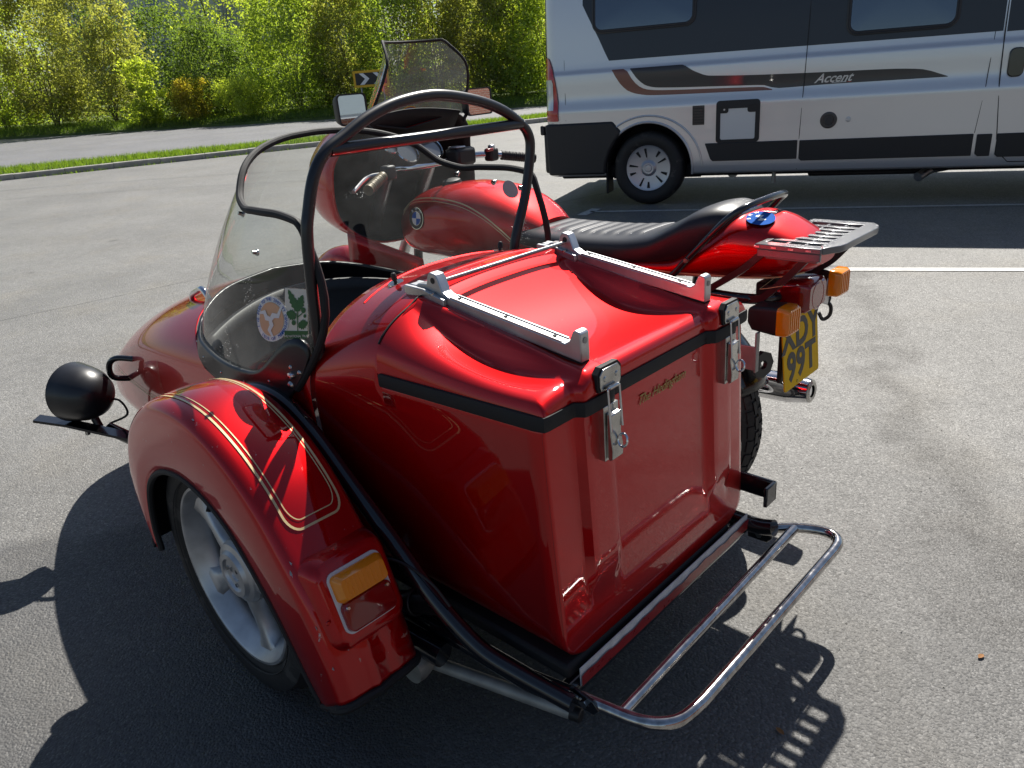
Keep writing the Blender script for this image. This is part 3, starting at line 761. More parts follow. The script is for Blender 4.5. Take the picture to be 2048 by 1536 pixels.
# --- chassis ------------------------------------------------------------------
tube('chassis_tube', catmull([(1.64, -.735, .595), (1.58, -.735, .645), (1.49, -.737, .668), (1.40, -.740, .658), (1.31, -.742, .605), (1.215, -.745, .525), (1.10, -.75, .425), (1.01, -.757, .335), (.93, -.765, .275), (.88, -.775, .245), (.80, -.79, .226), (.70, -.805, .213)], 6), .0175, M['black_gloss'], rig, ns=16)
tube('chassis_tube', [(.715, -.815, .212), (.80, -.80, .212), (2.30, -.78, .215), (2.42, -.80, .25)], .021, M['black_gloss'], rig, ns=14)
tube('chassis_tube', rounded([(2.3, -1.50, .215), (.69, -1.505, .225), (.655, -1.505, .235)], .03), .020, M['black_gloss'], rig, ns=14)
tube('cross_member', [(.735, -.82, .205), (.735, -1.50, .215)], .019, M['black_gloss'], rig, ns=12)
tube('cross_member', [(1.55, -.64, .25), (1.55, -1.75, .27)], .022, M['black_gloss'], rig, ns=12)
tube('cross_member', [(2.25, -.80, .22), (2.25, -1.75, .30)], .02, M['black_gloss'], rig, ns=12)
box('undertray', (1.46, YC, .243), (1.46, .60, .03), M['black_matt'], rig, .008)
# right-hand flat end of the frame beside the box
fp = [(.0, 0), (.14, 0), (.14, .05), (.0, .05)]
box('frame_channel', (.735, -1.535, .315), (.13, .012, .05), M['black_gloss'], rig, .004)
box('frame_channel', (.675, -1.515, .315), (.010, .05, .05), M['black_gloss'], rig, .003)
box('frame_channel', (.80, -1.500, .315), (.010, .08, .05), M['black_gloss'], rig, .003)
# reflective red and white lip along the tail
def lip(name, off, t0, t1, mtl, wob):
    a, b_ = Vector((.716+off, -.848, .228)), Vector((.716+off, -1.490, .236)); V_ = []
    for k in range(40):
        t = k/39; p = a.lerp(b_, t); wv = wob*math.sin(k*1.7)*.002 + wob*math.sin(k*.53)*.002
        V_ += [p+Vector((0, 0, t0)), p+Vector((0, 0, t1+wv))]
    o = mesh(name, V_, grid_faces(40, 2), mtl, rig, smooth=False); return o
solid(lip('tail_lip', 0, -.016, .024, M['white_reflect'], 0), .002, 1)
lip('red_tape', -.0032, -.015, .008, M['red_reflect'], 1)
for y in (-.83, -1.51):
    tri = [(.0, .0), (.05, -.005), (.062, -.02), (.05, -.036), (.0, -.036)]
    extrude('bracket', tri, lambda a, b: Vector((.722-a, y-.004, .222+b)), lambda a, b: Vector((.722-a, y+.004, .222+b)), M['black_gloss'], rig, bev=.002)
    lathe('bracket_bolt', [(0, .007), (.0085, .007), (.0085, 0)], (.690, y+.004, .205), (0, 1, 0), M['steel'], rig, n=6)
step = rounded([(.700, -.832, .203), (.612, -.850, .202), (.530, -.885, .202), (.528, -1.635, .206), (.600, -1.615, .208), (.700, -1.51, .209)], [.02, .085, .075, .03], 8)
step = catmull([(.705, -.834, .203), (.66, -.842, .202), (.60, -.853, .202), (.562, -.872, .202), (.538, -.905, .202), (.530, -.96, .202)], 5) + catmull([(.528, -1.54, .204), (.532, -1.575, .205), (.55, -1.597, .206), (.585, -1.598, .207), (.64, -1.570, .208), (.70, -1.515, .209)], 5)
sr = tube('rear_step', step, .0122, M['chrome_worn'], rig, ns=16)
tube('step_bar', [(.626, -.852, .2025), (.634, -1.578, .2075)], .0118, M['chrome_worn'], sr, ns=16)
# grey stabiliser arm
tube('stabiliser_arm', [(1.06, -.775, .128), (.735, -.862, .118)], .0140, M['zinc'], rig, ns=20)
lathe('arm_end', [(0, .002), (.0115, .002), (.0142, 0), (.0146, -.02)], (.733, -.8625, .118), (-1, -.26, -.03), M['black_plastic'], rig, n=20)
lathe('arm_pivot', [(0, .02), (.012, .02), (.016, .016), (.018, -.02), (0, -.02)], (1.07, -.77, .13), (0, 1, 0), M['zinc'], rig, n=18)
# suspension unit and hub carrier behind the mudguard
tube('swing_arm', [(1.40, -.70, .28), (1.12, -.745, .20), (1.0, -.76, .19)], .026, M['black_gloss'], rig)
tube('suspension_unit', [(1.30, -.735, .20), (1.02, -.775, .30)], .024, M['black_satin'], rig)
lathe('clamp_ring', [(.026, -.008), (.0285, -.006), (.0285, .006), (.026, .008)], (1.08, -.767, .279), (-.28, -.04, .1), M['black_plastic'], rig, n=20)
lathe('brake_drum', [(0, .03), (.07, .03), (.085, .02), (.085, -.03), (0, -.03)], (1.46, -.70, .29), (0, 1, 0), M['zinc'], rig, n=30)
lathe('brake_dust_cover', [(0, -.02), (.03, -.02), (.036, .0), (.035, .02), (0, .024)], (1.06, -.735, .155), (0, 1, 0), M['zinc'], rig, n=30)
tube('brake_cable', catmull([(1.14, -.70, .40), (1.07, -.73, .405), (1.0, -.75, .375), (.96, -.76, .33)], 5), .0028, M['black_plastic'], rig, ns=8)

# --- wheel ------------------------------------------------------------------
WX, WY, WZ, WR = 1.462, -.622, .292, .292
def tyre_profile(R, r, hw):
    return [(r, -hw*.72), (r+.012, -hw*.86), (lerp(r, R, .45), -hw), (lerp(r, R, .78), -hw*.93), (R-.012, -hw*.72), (R-.002, -hw*.45), (R, 0), (R-.002, hw*.45), (R-.012, hw*.72), (lerp(r, R, .78), hw*.93), (lerp(r, R, .45), hw), (r+.012, hw*.86), (r, hw*.72)]
M['tyre'] = mat('tyre_rubber', (.018, .018, .019), .65, bump=(120, .3, .002), var=(12, .6, .1), dirt=(9, .56, (.07, .065, .06), .6))
wheel = part_empty('sidecar_wheel', rig)
lathe('tyre', tyre_profile(WR, .210, .068), (WX, WY, WZ), (0, 1, 0), M['tyre'], wheel, n=72, angle=50)
for rr_ in (.232, .262):
    lathe('sidewall_ridge', [(rr_-.0015, .0672-(.004 if rr_ > .25 else 0)), (rr_, .0692-(.004 if rr_ > .25 else 0)), (rr_+.0015, .0672-(.004 if rr_ > .25 else 0))], (WX, WY, WZ), (0, 1, 0), M['tyre'], wheel, n=72)
rimp = [(.196, -.05), (.212, -.058), (.214, -.052), (.200, -.03), (.186, -.01), (.182, .025), (.188, .040), (.200, .050), (.206, .060), (.2135, .062), (.2135, .055), (.205, .045), (.196, .038)]
rim = lathe('wheel_rim', [(.214, -.056), (.205, -.055), (.200, -.04), (.186, -.02), (.178, .0), (.178, .012), (.186, .030), (.197, .044), (.203, .0555), (.2085, .0605), (.2145, .0605), (.2165, .055), (.214, .048)], (WX, WY, WZ), (0, 1, 0), M['rim_alu'], wheel, n=96, angle=28)
lathe('wheel_hub', [(0, .046), (.016, .046), (.018, .050), (.036, .050), (.040, .056), (.052, .056), (.058, .048), (.070, .044), (.076, .034), (.076, -.02), (0, -.02)], (WX, WY, WZ), (0, 1, 0), M['rim_alu'], wheel, n=60, angle=25)
for k in range(5):
    a = R_(40+72*k); ca, sa = math.cos(a), math.sin(a)
    sv = []
    secs = [(.060, .026, .040, .0), (.09, .017, .040, .004), (.12, .0145, .038, .004), (.15, .017, .037, .004), (.172, .026, .038, .004), (.192, .042, .040, .008)]
    for rr, hw, yo, yi in secs:
        for t, y in ((-hw, yi), (-hw, yo-.006), (-hw*.55, yo), (hw*.55, yo), (hw, yo-.006), (hw, yi)):
            sv.append(Vector((WX + rr*ca - t*sa, WY+y, WZ + rr*sa + t*ca)))
    sp = recalc(mesh('wheel_spoke', sv, grid_faces(6, 6, cv=True), M['rim_alu'], wheel, angle=60))
for k in range(3):
    a = R_(20+120*k); lathe('hub_bolt', [(0, .004), (.005, .004), (.005, 0)], (WX+.026*math.cos(a), WY+.050, WZ+.026*math.sin(a)), (0, 1, 0), M['steel'], wheel, n=8)
lathe('dark_backing', [(0, -.012), (.17, -.012), (.176, -.03)], (WX, WY, WZ), (0, 1, 0), M['black_matt'], wheel, n=40)  # black disc added behind the spokes so the gaps look dark
a = R_(62); tube('tyre_valve', [(WX+.182*math.cos(a), WY+.02, WZ+.182*math.sin(a)), (WX+.15*math.cos(a), WY+.045, WZ+.15*math.sin(a))], .0055, M['black_rubber'], wheel, ns=10)

# --- mudguard ----------------------------------------------------------------
PO = catmull([(1.800, 0, .275), (1.828, 0, .38), (1.815, 0, .49), (1.75, 0, .595), (1.64, 0, .672), (1.52, 0, .703), (1.40, 0, .698), (1.29, 0, .655), (1.205, 0, .59), (1.140, 0, .51), (1.088, 0, .435), (1.052, 0, .365), (1.026, 0, .30), (1.004, 0, .222)], 6)
QO = catmull([(1.740, 0, .268), (1.742, 0, .33), (1.722, 0, .41), (1.68, 0, .475), (1.60, 0, .525), (1.50, 0, .545), (1.41, 0, .532), (1.33, 0, .495), (1.275, 0, .445), (1.225, 0, .385), (1.185, 0, .33), (1.150, 0, .275), (1.120, 0, .228), (1.085, 0, .186)], 6)
YO, YI = -.525, -.712
NP = len(PO); mv = []
def mg_section(i):
    """outer lip -> skirt -> shoulder -> crown -> inner shoulder -> inner edge"""
    P, Q = PO[i], QO[i]; a = PO[max(0, i-1)]; b_ = PO[min(NP-1, i+1)]; t = (b_-a).normalized(); n_ = Vector((-t.z, 0, t.x))
    if n_.dot(P-Vector((1.46, 0, .30))) < 0: n_ = -n_
    out = []
    u = i/(NP-1)
    shoulder = .028
    for k in np.linspace(0, 1, 7): q = Q.lerp(P - n_*shoulder, k); out.append(Vector((q.x, YO + .004*math.sin(math.pi*k), q.z)))
    for k in np.linspace(0, 1, 7)[1:]:
        ph = k*math.pi/2; p = P - n_*(shoulder*(1-math.sin(ph))) ; out.append(Vector((p.x, YO - shoulder*(1-math.cos(ph))*1.25, p.z)))
    for k in np.linspace(0, 1, 13)[1:]:
        y = lerp(YO-shoulder*1.25, YI+shoulder, k); c = .006*(1-(2*k-1)**2)
        # three pressed ribs on the flared tail
        if u > .86: c += .006*sm(.86, .92, u)*(math.exp(-((k-.35)/.045)**2) - .9*math.exp(-((k-.62)/.05)**2))
        p = P + n_*c; out.append(Vector((p.x, y, p.z)))
    for k in np.linspace(0, 1, 6)[1:]:
        ph = k*math.pi/2; p = P - n_*(shoulder*(1-math.cos(ph))); out.append(Vector((p.x, YI+shoulder*(1-math.sin(ph)), p.z)))
    p = P - n_*.09; out.append(Vector((p.x, YI, p.z)))
    return out
MGS = [mg_section(i) for i in range(NP)]
for s in MGS: mv += s
mg = recalc(mesh('mudguard', mv, grid_faces(NP, len(MGS[0])), None, rig, angle=60, mats=[M['red_worn'], M['black_matt']]))
if fix_out(mg, (1.46, -.62, .30)) < 0: mg.data.flip_normals()
solid(mg, .004, -1, 1); tag(mg, 'candy red sidecar mudguard with gold pinstripes and chipped edges')
# rubber edging round the arch and tail
edge = [s[0]+Vector((0, -.002, 0)) for s in MGS] + [v for v in MGS[-1][7::3]]
tube('arch_edging', edge, .0075, M['black_rubber'], mg, ns=8)
tail = [v+Vector((0, 0, -.004)) for v in MGS[-1][5:-1]]
tube('tail_edging', tail, .0085, M['black_rubber'], mg, ns=8)
tube('front_edging', [v for v in MGS[0][3:-1]], .005, M['black_rubber'], mg, ns=8)
# gold pinstripes
def mg_pt(i, y, lift=.0012):
    s = MGS[i]; row = s[12:27]
    P = min(row, key=lambda v: abs(v.y-y)); ks = sorted(row, key=lambda v: abs(v.y-y))[:2]
    a, b_ = ks; t = 0 if abs(b_.y-a.y) < 1e-6 else (y-a.y)/(b_.y-a.y); p = a.lerp(b_, t)
    A = PO[max(0, i-1)]; B = PO[min(NP-1, i+1)]; tt = (B-A).normalized(); n_ = Vector((-tt.z, 0, tt.x))
    if n_.dot(p-Vector((1.46, p.y, .30))) < 0: n_ = -n_
    return Vector((p.x, y, p.z)) + n_*lift, n_
def stripe(yo, yi, i1, wd, r):
    pts = []; ns_ = []
    i0 = 14
    for i in range(i0, i1-2): p, n_ = mg_pt(i, yo); pts.append(p); ns_.append(n_)
    for k in np.linspace(0, 1, 8):
        ph = k*math.pi/2; fi = i1-2 + 2.2*math.sin(ph); a = int(fi); p, n_ = mg_pt(a, yo-(1-math.cos(ph))*r); p2, _ = mg_pt(a+1, yo-(1-math.cos(ph))*r)
        pts.append(p.lerp(p2, fi-a)); ns_.append(n_)
    n_i = list(range(int(i1+.2), i0, -1))
    for y in np.linspace(yo-r, yi+r, 6)[1:]:
        fi = i1+.2; a = int(fi); p, n_ = mg_pt(a, y); p2, _ = mg_pt(a+1, y); pts.append(p.lerp(p2, fi-a)); ns_.append(n_)
    for k in np.linspace(0, 1, 8)[1:]:
        ph = k*math.pi/2; fi = i1+.2-2.2*(1-math.cos(ph)); a = int(fi); y = yi+r*(1-math.sin(ph)); p, n_ = mg_pt(a, y); p2, _ = mg_pt(a+1, y)
        pts.append(p.lerp(p2, fi-a)); ns_.append(n_)
    for i in range(i1-3, i0, -1): p, n_ = mg_pt(i, yi); pts.append(p); ns_.append(n_)
    ribbon('gold_pinstripe', pts, wd, lambda i: ns_[i], M['gold'], mg)
stripe(-.566, -.684, 53, .0046, .024)
stripe(-.5755, -.6765, 52, .0022, .020)
# lamp housing and two-colour tail lamp at the back of the mudguard
LC = Vector((1.062, -.628, .400)); ln = Vector((-.93, .0, .36)).normalized(); lx = Vector((0, -1, 0)); ly = ln.cross(lx) if ln.cross(lx).z > 0 else lx.cross(ln)
def lpt(a, b, d): return LC + lx*a + ly*b + ln*d
def rrect(hw, hh, r, n=6):
    out = []
    for cx, cy, a0 in ((hw-r, hh-r, 0), (-hw+r, hh-r, 90), (-hw+r, -hh+r, 180), (hw-r, -hh+r, 270)):
        for k in range(n+1): t = R_(a0+90*k/n); out.append((cx+r*math.cos(t), cy+r*math.sin(t)))
    return out
def stack(name, layers, mtl, parent, keep=None, angle=40):
    V_, F_ = [], []; n = len(layers[0][0])
    for pl, d in layers: V_ += [lpt(a, b, d) for a, b in pl]
    F_ = grid_faces(len(layers), n, cv=True) + [tuple((len(layers)-1)*n+k for k in range(n))]
    return recalc(mesh(name, V_, F_, mtl, parent, angle=angle))
hs_ = stack('lamp_housing', [(rrect(.088, .098, .03), -.03), (rrect(.084, .094, .035), -.008), (rrect(.074, .083, .03), .014), (rrect(.066, .072, .024), .018)], M['red_worn'], mg)
lp = stack('tail_lamp', [(rrect(.058, .060, .016), .012), (rrect(.058, .060, .016), .0225)], M['white'], mg)
tag(lp, 'amber and red sidecar tail lamp')
up_ = [(a, b) for a, b in rrect(.0545, .0265, .010)]
def shift(pl, db): return [(a, b+db) for a, b in pl]
stack('amber_lens', [(shift(up_, .028), .022), (shift(rrect(.0545, .0262, .010), .028), .034), (shift(rrect(.047, .019, .008), .026), .047)], M['amber'], lp)
stack('red_lens', [(shift(rrect(.0545, .029, .013), -.0275), .022), (shift(rrect(.0535, .028, .013), -.0275), .031), (shift(rrect(.050, .025, .012), -.0270), .0335)], M['red_lens'], lp)
for a in (-.044, .044): lathe('lens_screw', [(0, .003), (.003, .003), (.0042, 0)], lpt(a, -.009, .0335), ln, M['steel'], lp, n=10)
for k in range(9):
    stack('lens_rib', [(shift(rrect(.0016, .017, .0012, 2), .026), .046), (shift(rrect(.0008, .017, .0006, 2), .026), .0482)], M['amber'], lp).data.transform(Matrix.Translation(lx*(-.036+.009*k)))
for a, b in ((-.071, .055), (-.08, -.02)): lathe('housing_rivet', [(0, .003), (.003, .003), (.0042, 0)], lpt(a, b, .012), ln, M['red_worn'], mg, n=10)
# paint chips along the worn shoulder
M['chip'] = mat('bare_chipped_paint', (.42, .42, .43), .6, var=(90, .5, .1))
for i, k, r in ((36, 10, .004), (56, 10, .0035), (57, 9, .005), (61, 11, .008), (64, 11, .0065), (65, 9, .003), (69, 13, .009), (72, 9, .0035)):
    c = MGS[i][k]; e1 = (MGS[i+1][k]-MGS[i-1][k]).normalized(); e2 = (MGS[i][k+1]-MGS[i][k-1]).normalized(); nn_ = e1.cross(e2).normalized()
    if nn_.dot(c-Vector((1.46, -.62, .3))) < 0: nn_ = -nn_
    an = np.sort(rng.uniform(0, 2*math.pi, 8)); pts = [c+nn_*.0016+(e1*math.cos(t)*1.7+e2*math.sin(t)*.6)*r*rng.uniform(.3, 1.25) for t in an]
    mesh('paint_chip', pts, [tuple(range(8))], M['chip'], mg, smooth=False)
# small lamp on the front edge of the mudguard
lathe('front_marker', [(0, .022), (.018, .018), (.028, .006), (.03, -.01)], (1.826, -.56, .45), (1, .3, .1), M['red_lens'], mg, n=20)

# --- headlamp bowl on its bracket in front ------------------------------------
hl = Vector((2.474, -.655, .462)); ax = Vector((.93, .30, .02)).normalized()
lamp = lathe('spot_lamp', [(0, -.092), (.022, -.090), (.046, -.080), (.066, -.060), (.080, -.030), (.087, .004), (.090, .03), (.092, .038), (.088, .042), (.08, .050), (0, .06)], hl, ax, M['black_satin'], rig, n=40, angle=40)
lathe('lamp_glass', [(0, .056), (.05, .053), (.082, .044)], hl, ax, M['mirror'], lamp, n=30)
tube('lamp_stalk', [hl+Vector((.0, -.01, -.075)), (2.46, -.67, .345)], .012, M['black_satin'], lamp)
bar = [(2.56, -.535, .400), (2.50, -.60, .375), (2.36, -.71, .325), (2.28, -.76, .30)]
tube('lamp_bar', bar, 1.0, M['black_gloss'], rig, prof=[(-.004, -.022), (.004, -.022), (.004, .022), (-.004, .022)])
tube('lamp_bracket', [(2.45, -.69, .335), (2.36, -.74, .29), (2.2, -.79, .235)], .02, M['black_gloss'], rig)
lathe('bracket_bolt', [(0, -.024), (.008, -.024), (.008, 0)], (2.47, -.635, .355), (0, 0, 1), M['steel'], rig, n=6)
tube('nose_hoop', catmull([(2.44, YC+.335, .47), (2.445, YC+.385, .49), (2.44, YC+.39, .53), (2.41, YC+.375, .555), (2.36, YC+.335, .55)], 6), .009, M['black_gloss'], rig)
tube('lamp_wire', catmull([hl+Vector((-.03, -.05, -.03)), (2.42, -.735, .42), (2.42, -.745, .37), (2.46, -.70, .345)], 5), .0035, M['black_plastic'], lamp, ns=8)
# ------------------------------------------------------------------ motorcycle (part of the same outfit)
def sections_mesh(name, xs, fw, fzt, fzb, n_exp, mtl, parent, ns=40, post=None, cap=True, angle=60, yc=None):
    yc = YB if yc is None else yc
    V_ = []
    for x in xs:
        w_, zt, zb = fw(x), fzt(x), fzb(x); zc = (zt+zb)/2; hh = (zt-zb)/2
        p = n_exp(x) if callable(n_exp) else n_exp
        for k in range(ns):
            t = 2*math.pi*k/ns; a = w_*spow(math.sin(t), 2/p); z = zc+hh*spow(math.cos(t), 2/p)
            v = Vector((x, yc+a, z)); V_.append(post(v, x, a, z, zt, zb) if post else v)
    F_ = grid_faces(len(xs), ns, cv=True)
    if cap: F_ += [tuple(range(ns)), tuple((len(xs)-1)*ns+k for k in range(ns-1, -1, -1))]
    return recalc(mesh(name, V_, F_, mtl, parent, angle=angle))
def bike_wheel(name, cx, R, hw, r):
    w_ = part_empty(name, rig)
    lathe('tyre', tyre_profile(R, r, hw), (cx, YB, R), (0, 1, 0), M['tyre'], w_, n=64, angle=50)
    # tread blocks
    tv, tf = [], []
    nb = 46
    for k in range(nb):
        for j, (y0, y1) in enumerate(((-.040, -.022), (-.017, -.001), (.001, .017), (.022, .040))):
            a0 = 2*math.pi*(k+.25*(j % 2)*2)/nb; a1 = a0+2*math.pi/nb*.78
            rr = lambda y: R + .0035 - (.0 if abs(y) < .02 else (abs(y)-.02)*.55)
            b0 = len(tv)
            for rad in (-.008, 0):
                for a, y in ((a0, y0), (a1, y0), (a1, y1), (a0, y1)):
                    tv.append((cx+(rr(y)+rad)*math.cos(a), YB+y, R+(rr(y)+rad)*math.sin(a)))
            tf += [(b0+4, b0+5, b0+6, b0+7), (b0, b0+1, b0+5, b0+4), (b0+1, b0+2, b0+6, b0+5), (b0+2, b0+3, b0+7, b0+6), (b0+3, b0, b0+4, b0+7)]
    tr = recalc(mesh('tread', tv, tf, M['tyre'], w_, smooth=False)); tag(tr, kind='stuff')
    lathe('rim', [(r+.002, -.04), (r-.008, -.036), (r-.022, -.01), (r-.022, .01), (r-.008, .036), (r+.002, .04)], (cx, YB, R), (0, 1, 0), M['rim_alu'], w_, n=64)
    lathe('hub', [(0, -.06), (.06, -.06), (.06, .06), (0, .06)], (cx, YB, R), (0, 1, 0), M['rim_alu'], w_, n=30)
    for k in range(7):
        a = 2*math.pi*k/7
        tube('spoke', [(cx+.05*math.cos(a), YB, R+.05*math.sin(a)), (cx+(r-.02)*math.cos(a), YB, R+(r-.02)*math.sin(a))], .013, M['rim_alu'], w_, ns=8)
bike_wheel('rear_wheel', 1.165, .318, .056, .232)
bike_wheel('front_wheel', 2.63, .315, .048, .240)

# tank
fx = [1.53, 1.58, 1.65, 1.755, 1.87, 1.99, 2.08, 2.12, 2.135]
tank = sections_mesh('fuel_tank', list(np.linspace(1.53, 2.135, 40)), tab(fx, [.085, .115, .138, .156, .166, .166, .150, .125, .08]),
    tab(fx, [.852, .885, .918, .942, .948, .936, .908, .880, .85]), tab(fx, [.76, .735, .715, .70, .70, .70, .705, .72, .75]), tab(fx, [2.4, 2.5, 2.6, 2.8, 2.8, 2.7, 2.5, 2.3, 2.2]), M['red'], rig, ns=56)
def surf_y(o, x, z, sgn=1):
    ok, loc, nrm, idx = o.ray_cast(Vector((x, YB+sgn*.6, z)), Vector((0, -sgn, 0)))
    return (loc, nrm) if ok else (Vector((x, YB+sgn*.16, z)), Vector((0, sgn, 0)))
bpy.context.view_layer.update()
def on_tank(x, z, lift=.0012):
    l, n_ = surf_y(tank, x, z); return l+n_*lift
for pts, wd in (([(2.085, .86), (2.05, .893), (1.98, .908), (1.88, .912), (1.78, .900), (1.70, .872), (1.64, .835), (1.60, .80)], .004), ([(2.078, .85), (2.045, .884), (1.98, .899), (1.88, .903), (1.78, .891), (1.70, .863), (1.64, .826), (1.60, .79)], .0018)):
    P = catmull([(a, 0, b) for a, b in pts], 6)
    ribbon('tank_pinstripe', [on_tank(p.x, p.z) for p in P], wd, lambda i: Vector((0, .85, .5)), M['gold'], tank)
# roundel with quarters, on tank and seat tail
def roundel(c, n_, r, parent, up=Vector((0, 0, 1)), base='black_print'):
    n_ = Vector(n_).normalized(); x = up.cross(n_).normalized(); y = n_.cross(x)
    def pt(a, b, d): return Vector(c)+x*a+y*b+n_*d
    def disc(name, rr, d, m_, a0=0, a1=360, rin=0):
        ar = np.linspace(R_(a0), R_(a1), 40 if a1-a0 > 200 else 12)
        if rin: V_ = [pt(q*math.cos(t), q*math.sin(t), d) for t in ar for q in (rin, rr)]; F_ = grid_faces(len(ar), 2)
        else: V_ = [pt(0, 0, d)]+[pt(rr*math.cos(t), rr*math.sin(t), d) for t in ar]; F_ = [(0, k, k+1) for k in range(1, len(ar))]
        return mesh(name, V_, F_, m_, par, smooth=False)
    par = parent
    bd = disc('badge', r, .003, M[base])
    par = bd
    for a0, m_ in ((0, M['white']), (90, M['blue_print']), (180, M['white']), (270, M['blue_print'])): disc('badge_quarter', r*(.60 if base == 'black_print' else .42), .0036, m_, a0, a0+90)
    if base == 'black_print': disc('badge_ring', r*1.0, .0036, M['chrome'], 0, 360, r*.94); disc('badge_ring', r*.63, .0036, M['chrome'], 0, 360, r*.595)
    for ch, a in (('B', 130), ('M', 90), ('W', 50)):
        t = R_(a); text('letter', ch, frame(pt(.8*r*math.cos(t), .8*r*math.sin(t), .0036), x*math.sin(t)-y*math.cos(t), n_), r*.36, M['white'], bd, extrude_=.0002)
l, n_ = surf_y(tank, 1.985, .848); roundel(l-n_*.001, n_, .036, tank)
lathe('fuel_cap', [(0, .016), (.02, .016), (.03, .012), (.034, .002), (.034, -.01)], (1.955, YB+.02, .940), (.02, .1, 1), M['black_plastic'], tank, n=24)

# seat
sx = [.885, .905, .94, .98, 1.04, 1.12, 1.22, 1.34, 1.47, 1.58, 1.63]
def seat_post(v, x, a, z, zt, zb):
    k = 1-sm(.95, 1.3, x); v.x = x + .62*(zt-z)*k
    if 1.16 < x < 1.61 and abs(a) < .10 and z > (zt+zb)/2:
        g = abs(math.sin(math.pi*(x-1.16)/.042)); v.z += .0045*(g**.5)*(1-sm(.06, .095, abs(a)))
    return v
seat = sections_mesh('seat', list(np.linspace(.885, 1.63, 110)), tab(sx, [.085, .105, .118, .125, .130, .134, .136, .136, .132, .120, .10]),
    tab(sx, [.912, .925, .932, .926, .896, .858, .842, .836, .835, .836, .832]), tab(sx, [.80, .780, .768, .760, .756, .755, .755, .758, .765, .778, .785]), 3.2, M['black_vinyl'], rig, ns=64, post=seat_post)
# white lines across the pleats: painted highlights of the quilt ribs
for k in range(11):
    x = 1.16+.042*k
    if x > 1.6: break
    zt = tab(sx, [.912, .925, .932, .926, .896, .858, .842, .836, .835, .836, .832])(x)
    tube('pleat_highlight', [(x, YB+a, zt+.0005-.0006*abs(a/.05)**3) for a in np.linspace(-.075, .075, 12)], .0013, M['cream'] if False else M['white_reflect'], seat, ns=6)
# seat tail
cx_ = [.70, .72, .76, .82, .88, .96, 1.06, 1.20]
cowl = sections_mesh('seat_tail', list(np.linspace(.70, 1.20, 30)), tab(cx_, [.055, .075, .095, .112, .124, .130, .133, .133]),
    tab(cx_, [.840, .858, .880, .905, .912, .86, .80, .79]), tab(cx_, [.80, .785, .770, .757, .750, .747, .745, .745]), 2.9, M['red'], rig, ns=48)
bpy.context.view_layer.update()
for z, wd in ((.768, .003), (.762, .0015)):
    P = []
    for x in np.linspace(1.15, .73, 24):
        l, n_ = surf_y(cowl, x, z+.02*(1-sm(.70, .80, x))); P.append(l+n_*.0012)
    ribbon('tail_pinstripe', P, wd, Vector((0, 1, 0)), M['gold'], cowl)
ok, l, n_, i_ = cowl.ray_cast(Vector((.838, YB+.062, 1.3)), Vector((0, 0, -1)))
if ok: roundel(l, n_, .034, cowl, up=Vector((1, 0, .3)), base='blue_print')
tube('grab_rail', catmull([(1.28, YB+.142, .760), (1.10, YB+.143, .748), (1.04, YB+.143, .757), (.99, YB+.143, .805), (.93, YB+.140, .868), (.885, YB+.130, .915), (.855, YB+.10, .938), (.845, YB, .945), (.855, YB-.10, .938), (.885, YB-.130, .915), (.93, YB-.14, .868), (1.0, YB-.143, .79)], 6), .0085, M['black_gloss'], rig)
lathe('rail_bolt', [(0, .006), (.006, .006), (.007, 0)], (.985, YB+.150, .808), (0, 1, 0), M['steel'], rig, n=10)

# rear rack: frame, cross bars and slats
rk = part_empty('luggage_rack', rig); tag(rk, 'grey slotted luggage rack behind the seat')
RX0, RX1, RY0, RY1, RZ = .622, .802, YB-.158, YB+.160, .868
M['rack'] = mat('grey_rack_plastic', (.16, .16, .165), .30, .2, .5, .15, var=(30, .8, .06))
def slab(name, x0, x1, y0, y1, z0=RZ-.012, z1=RZ): 
    o = box(name, ((x0+x1)/2, (y0+y1)/2, (z0+z1)/2), (x1-x0, y1-y0, z1-z0), M['rack'], rk, .0018); return o
ys = [RY0+.030, RY1-.022]
slab('rack_edge', RX0+.028, RX1, RY1-.030, RY1); slab('rack_edge', RX0+.028, RX1, RY0, RY0+.034)
slab('rack_end', RX1-.016, RX1-.0005, RY0+.0345, RY1-.0305)
tailp = [(RX0+.040, RY1-.0305), (RX0+.0275, RY1-.006), (RX0+.004, RY1-.045), (RX0, RY1-.07), (RX0, RY0+.06), (RX0+.008, RY0+.03), (RX0+.0275, RY0+.006), (RX0+.040, RY0+.0345)]
extrude('rack_end', tailp, lambda a, b: Vector((a, b, RZ-.014)), lambda a, b: Vector((a, b, RZ+.0015)), M['rack'], rk, bev=.002)
for k in range(1, 7):
    y = lerp(RY0+.0345, RY1-.0305, k/7); slab('rack_slat', RX0+.0405, RX1-.0165, y-.0095, y+.0095, RZ-.010, RZ-.001)
for x in (RX0+.080, RX0+.122): slab('rack_bar', x-.004, x+.004, RY0+.035, RY1-.031, RZ-.0085, RZ-.0025)
slab('rack_rim', RX0+.03, RX1-.004, RY1-.012, RY1-.004, RZ-.030, RZ-.0125); slab('rack_rim', RX0+.04, RX1-.02, RY1-.030, RY1-.014, RZ-.036, RZ-.0125)
for k in range(4): box('rack_clip', (RX0+.055+.04*k, RY1+.0006, RZ-.006), (.012, .002, .004), M['alu'], rk)
flat = [(-.008, -.005), (.008, -.005), (.008, .005), (-.008, .005)]
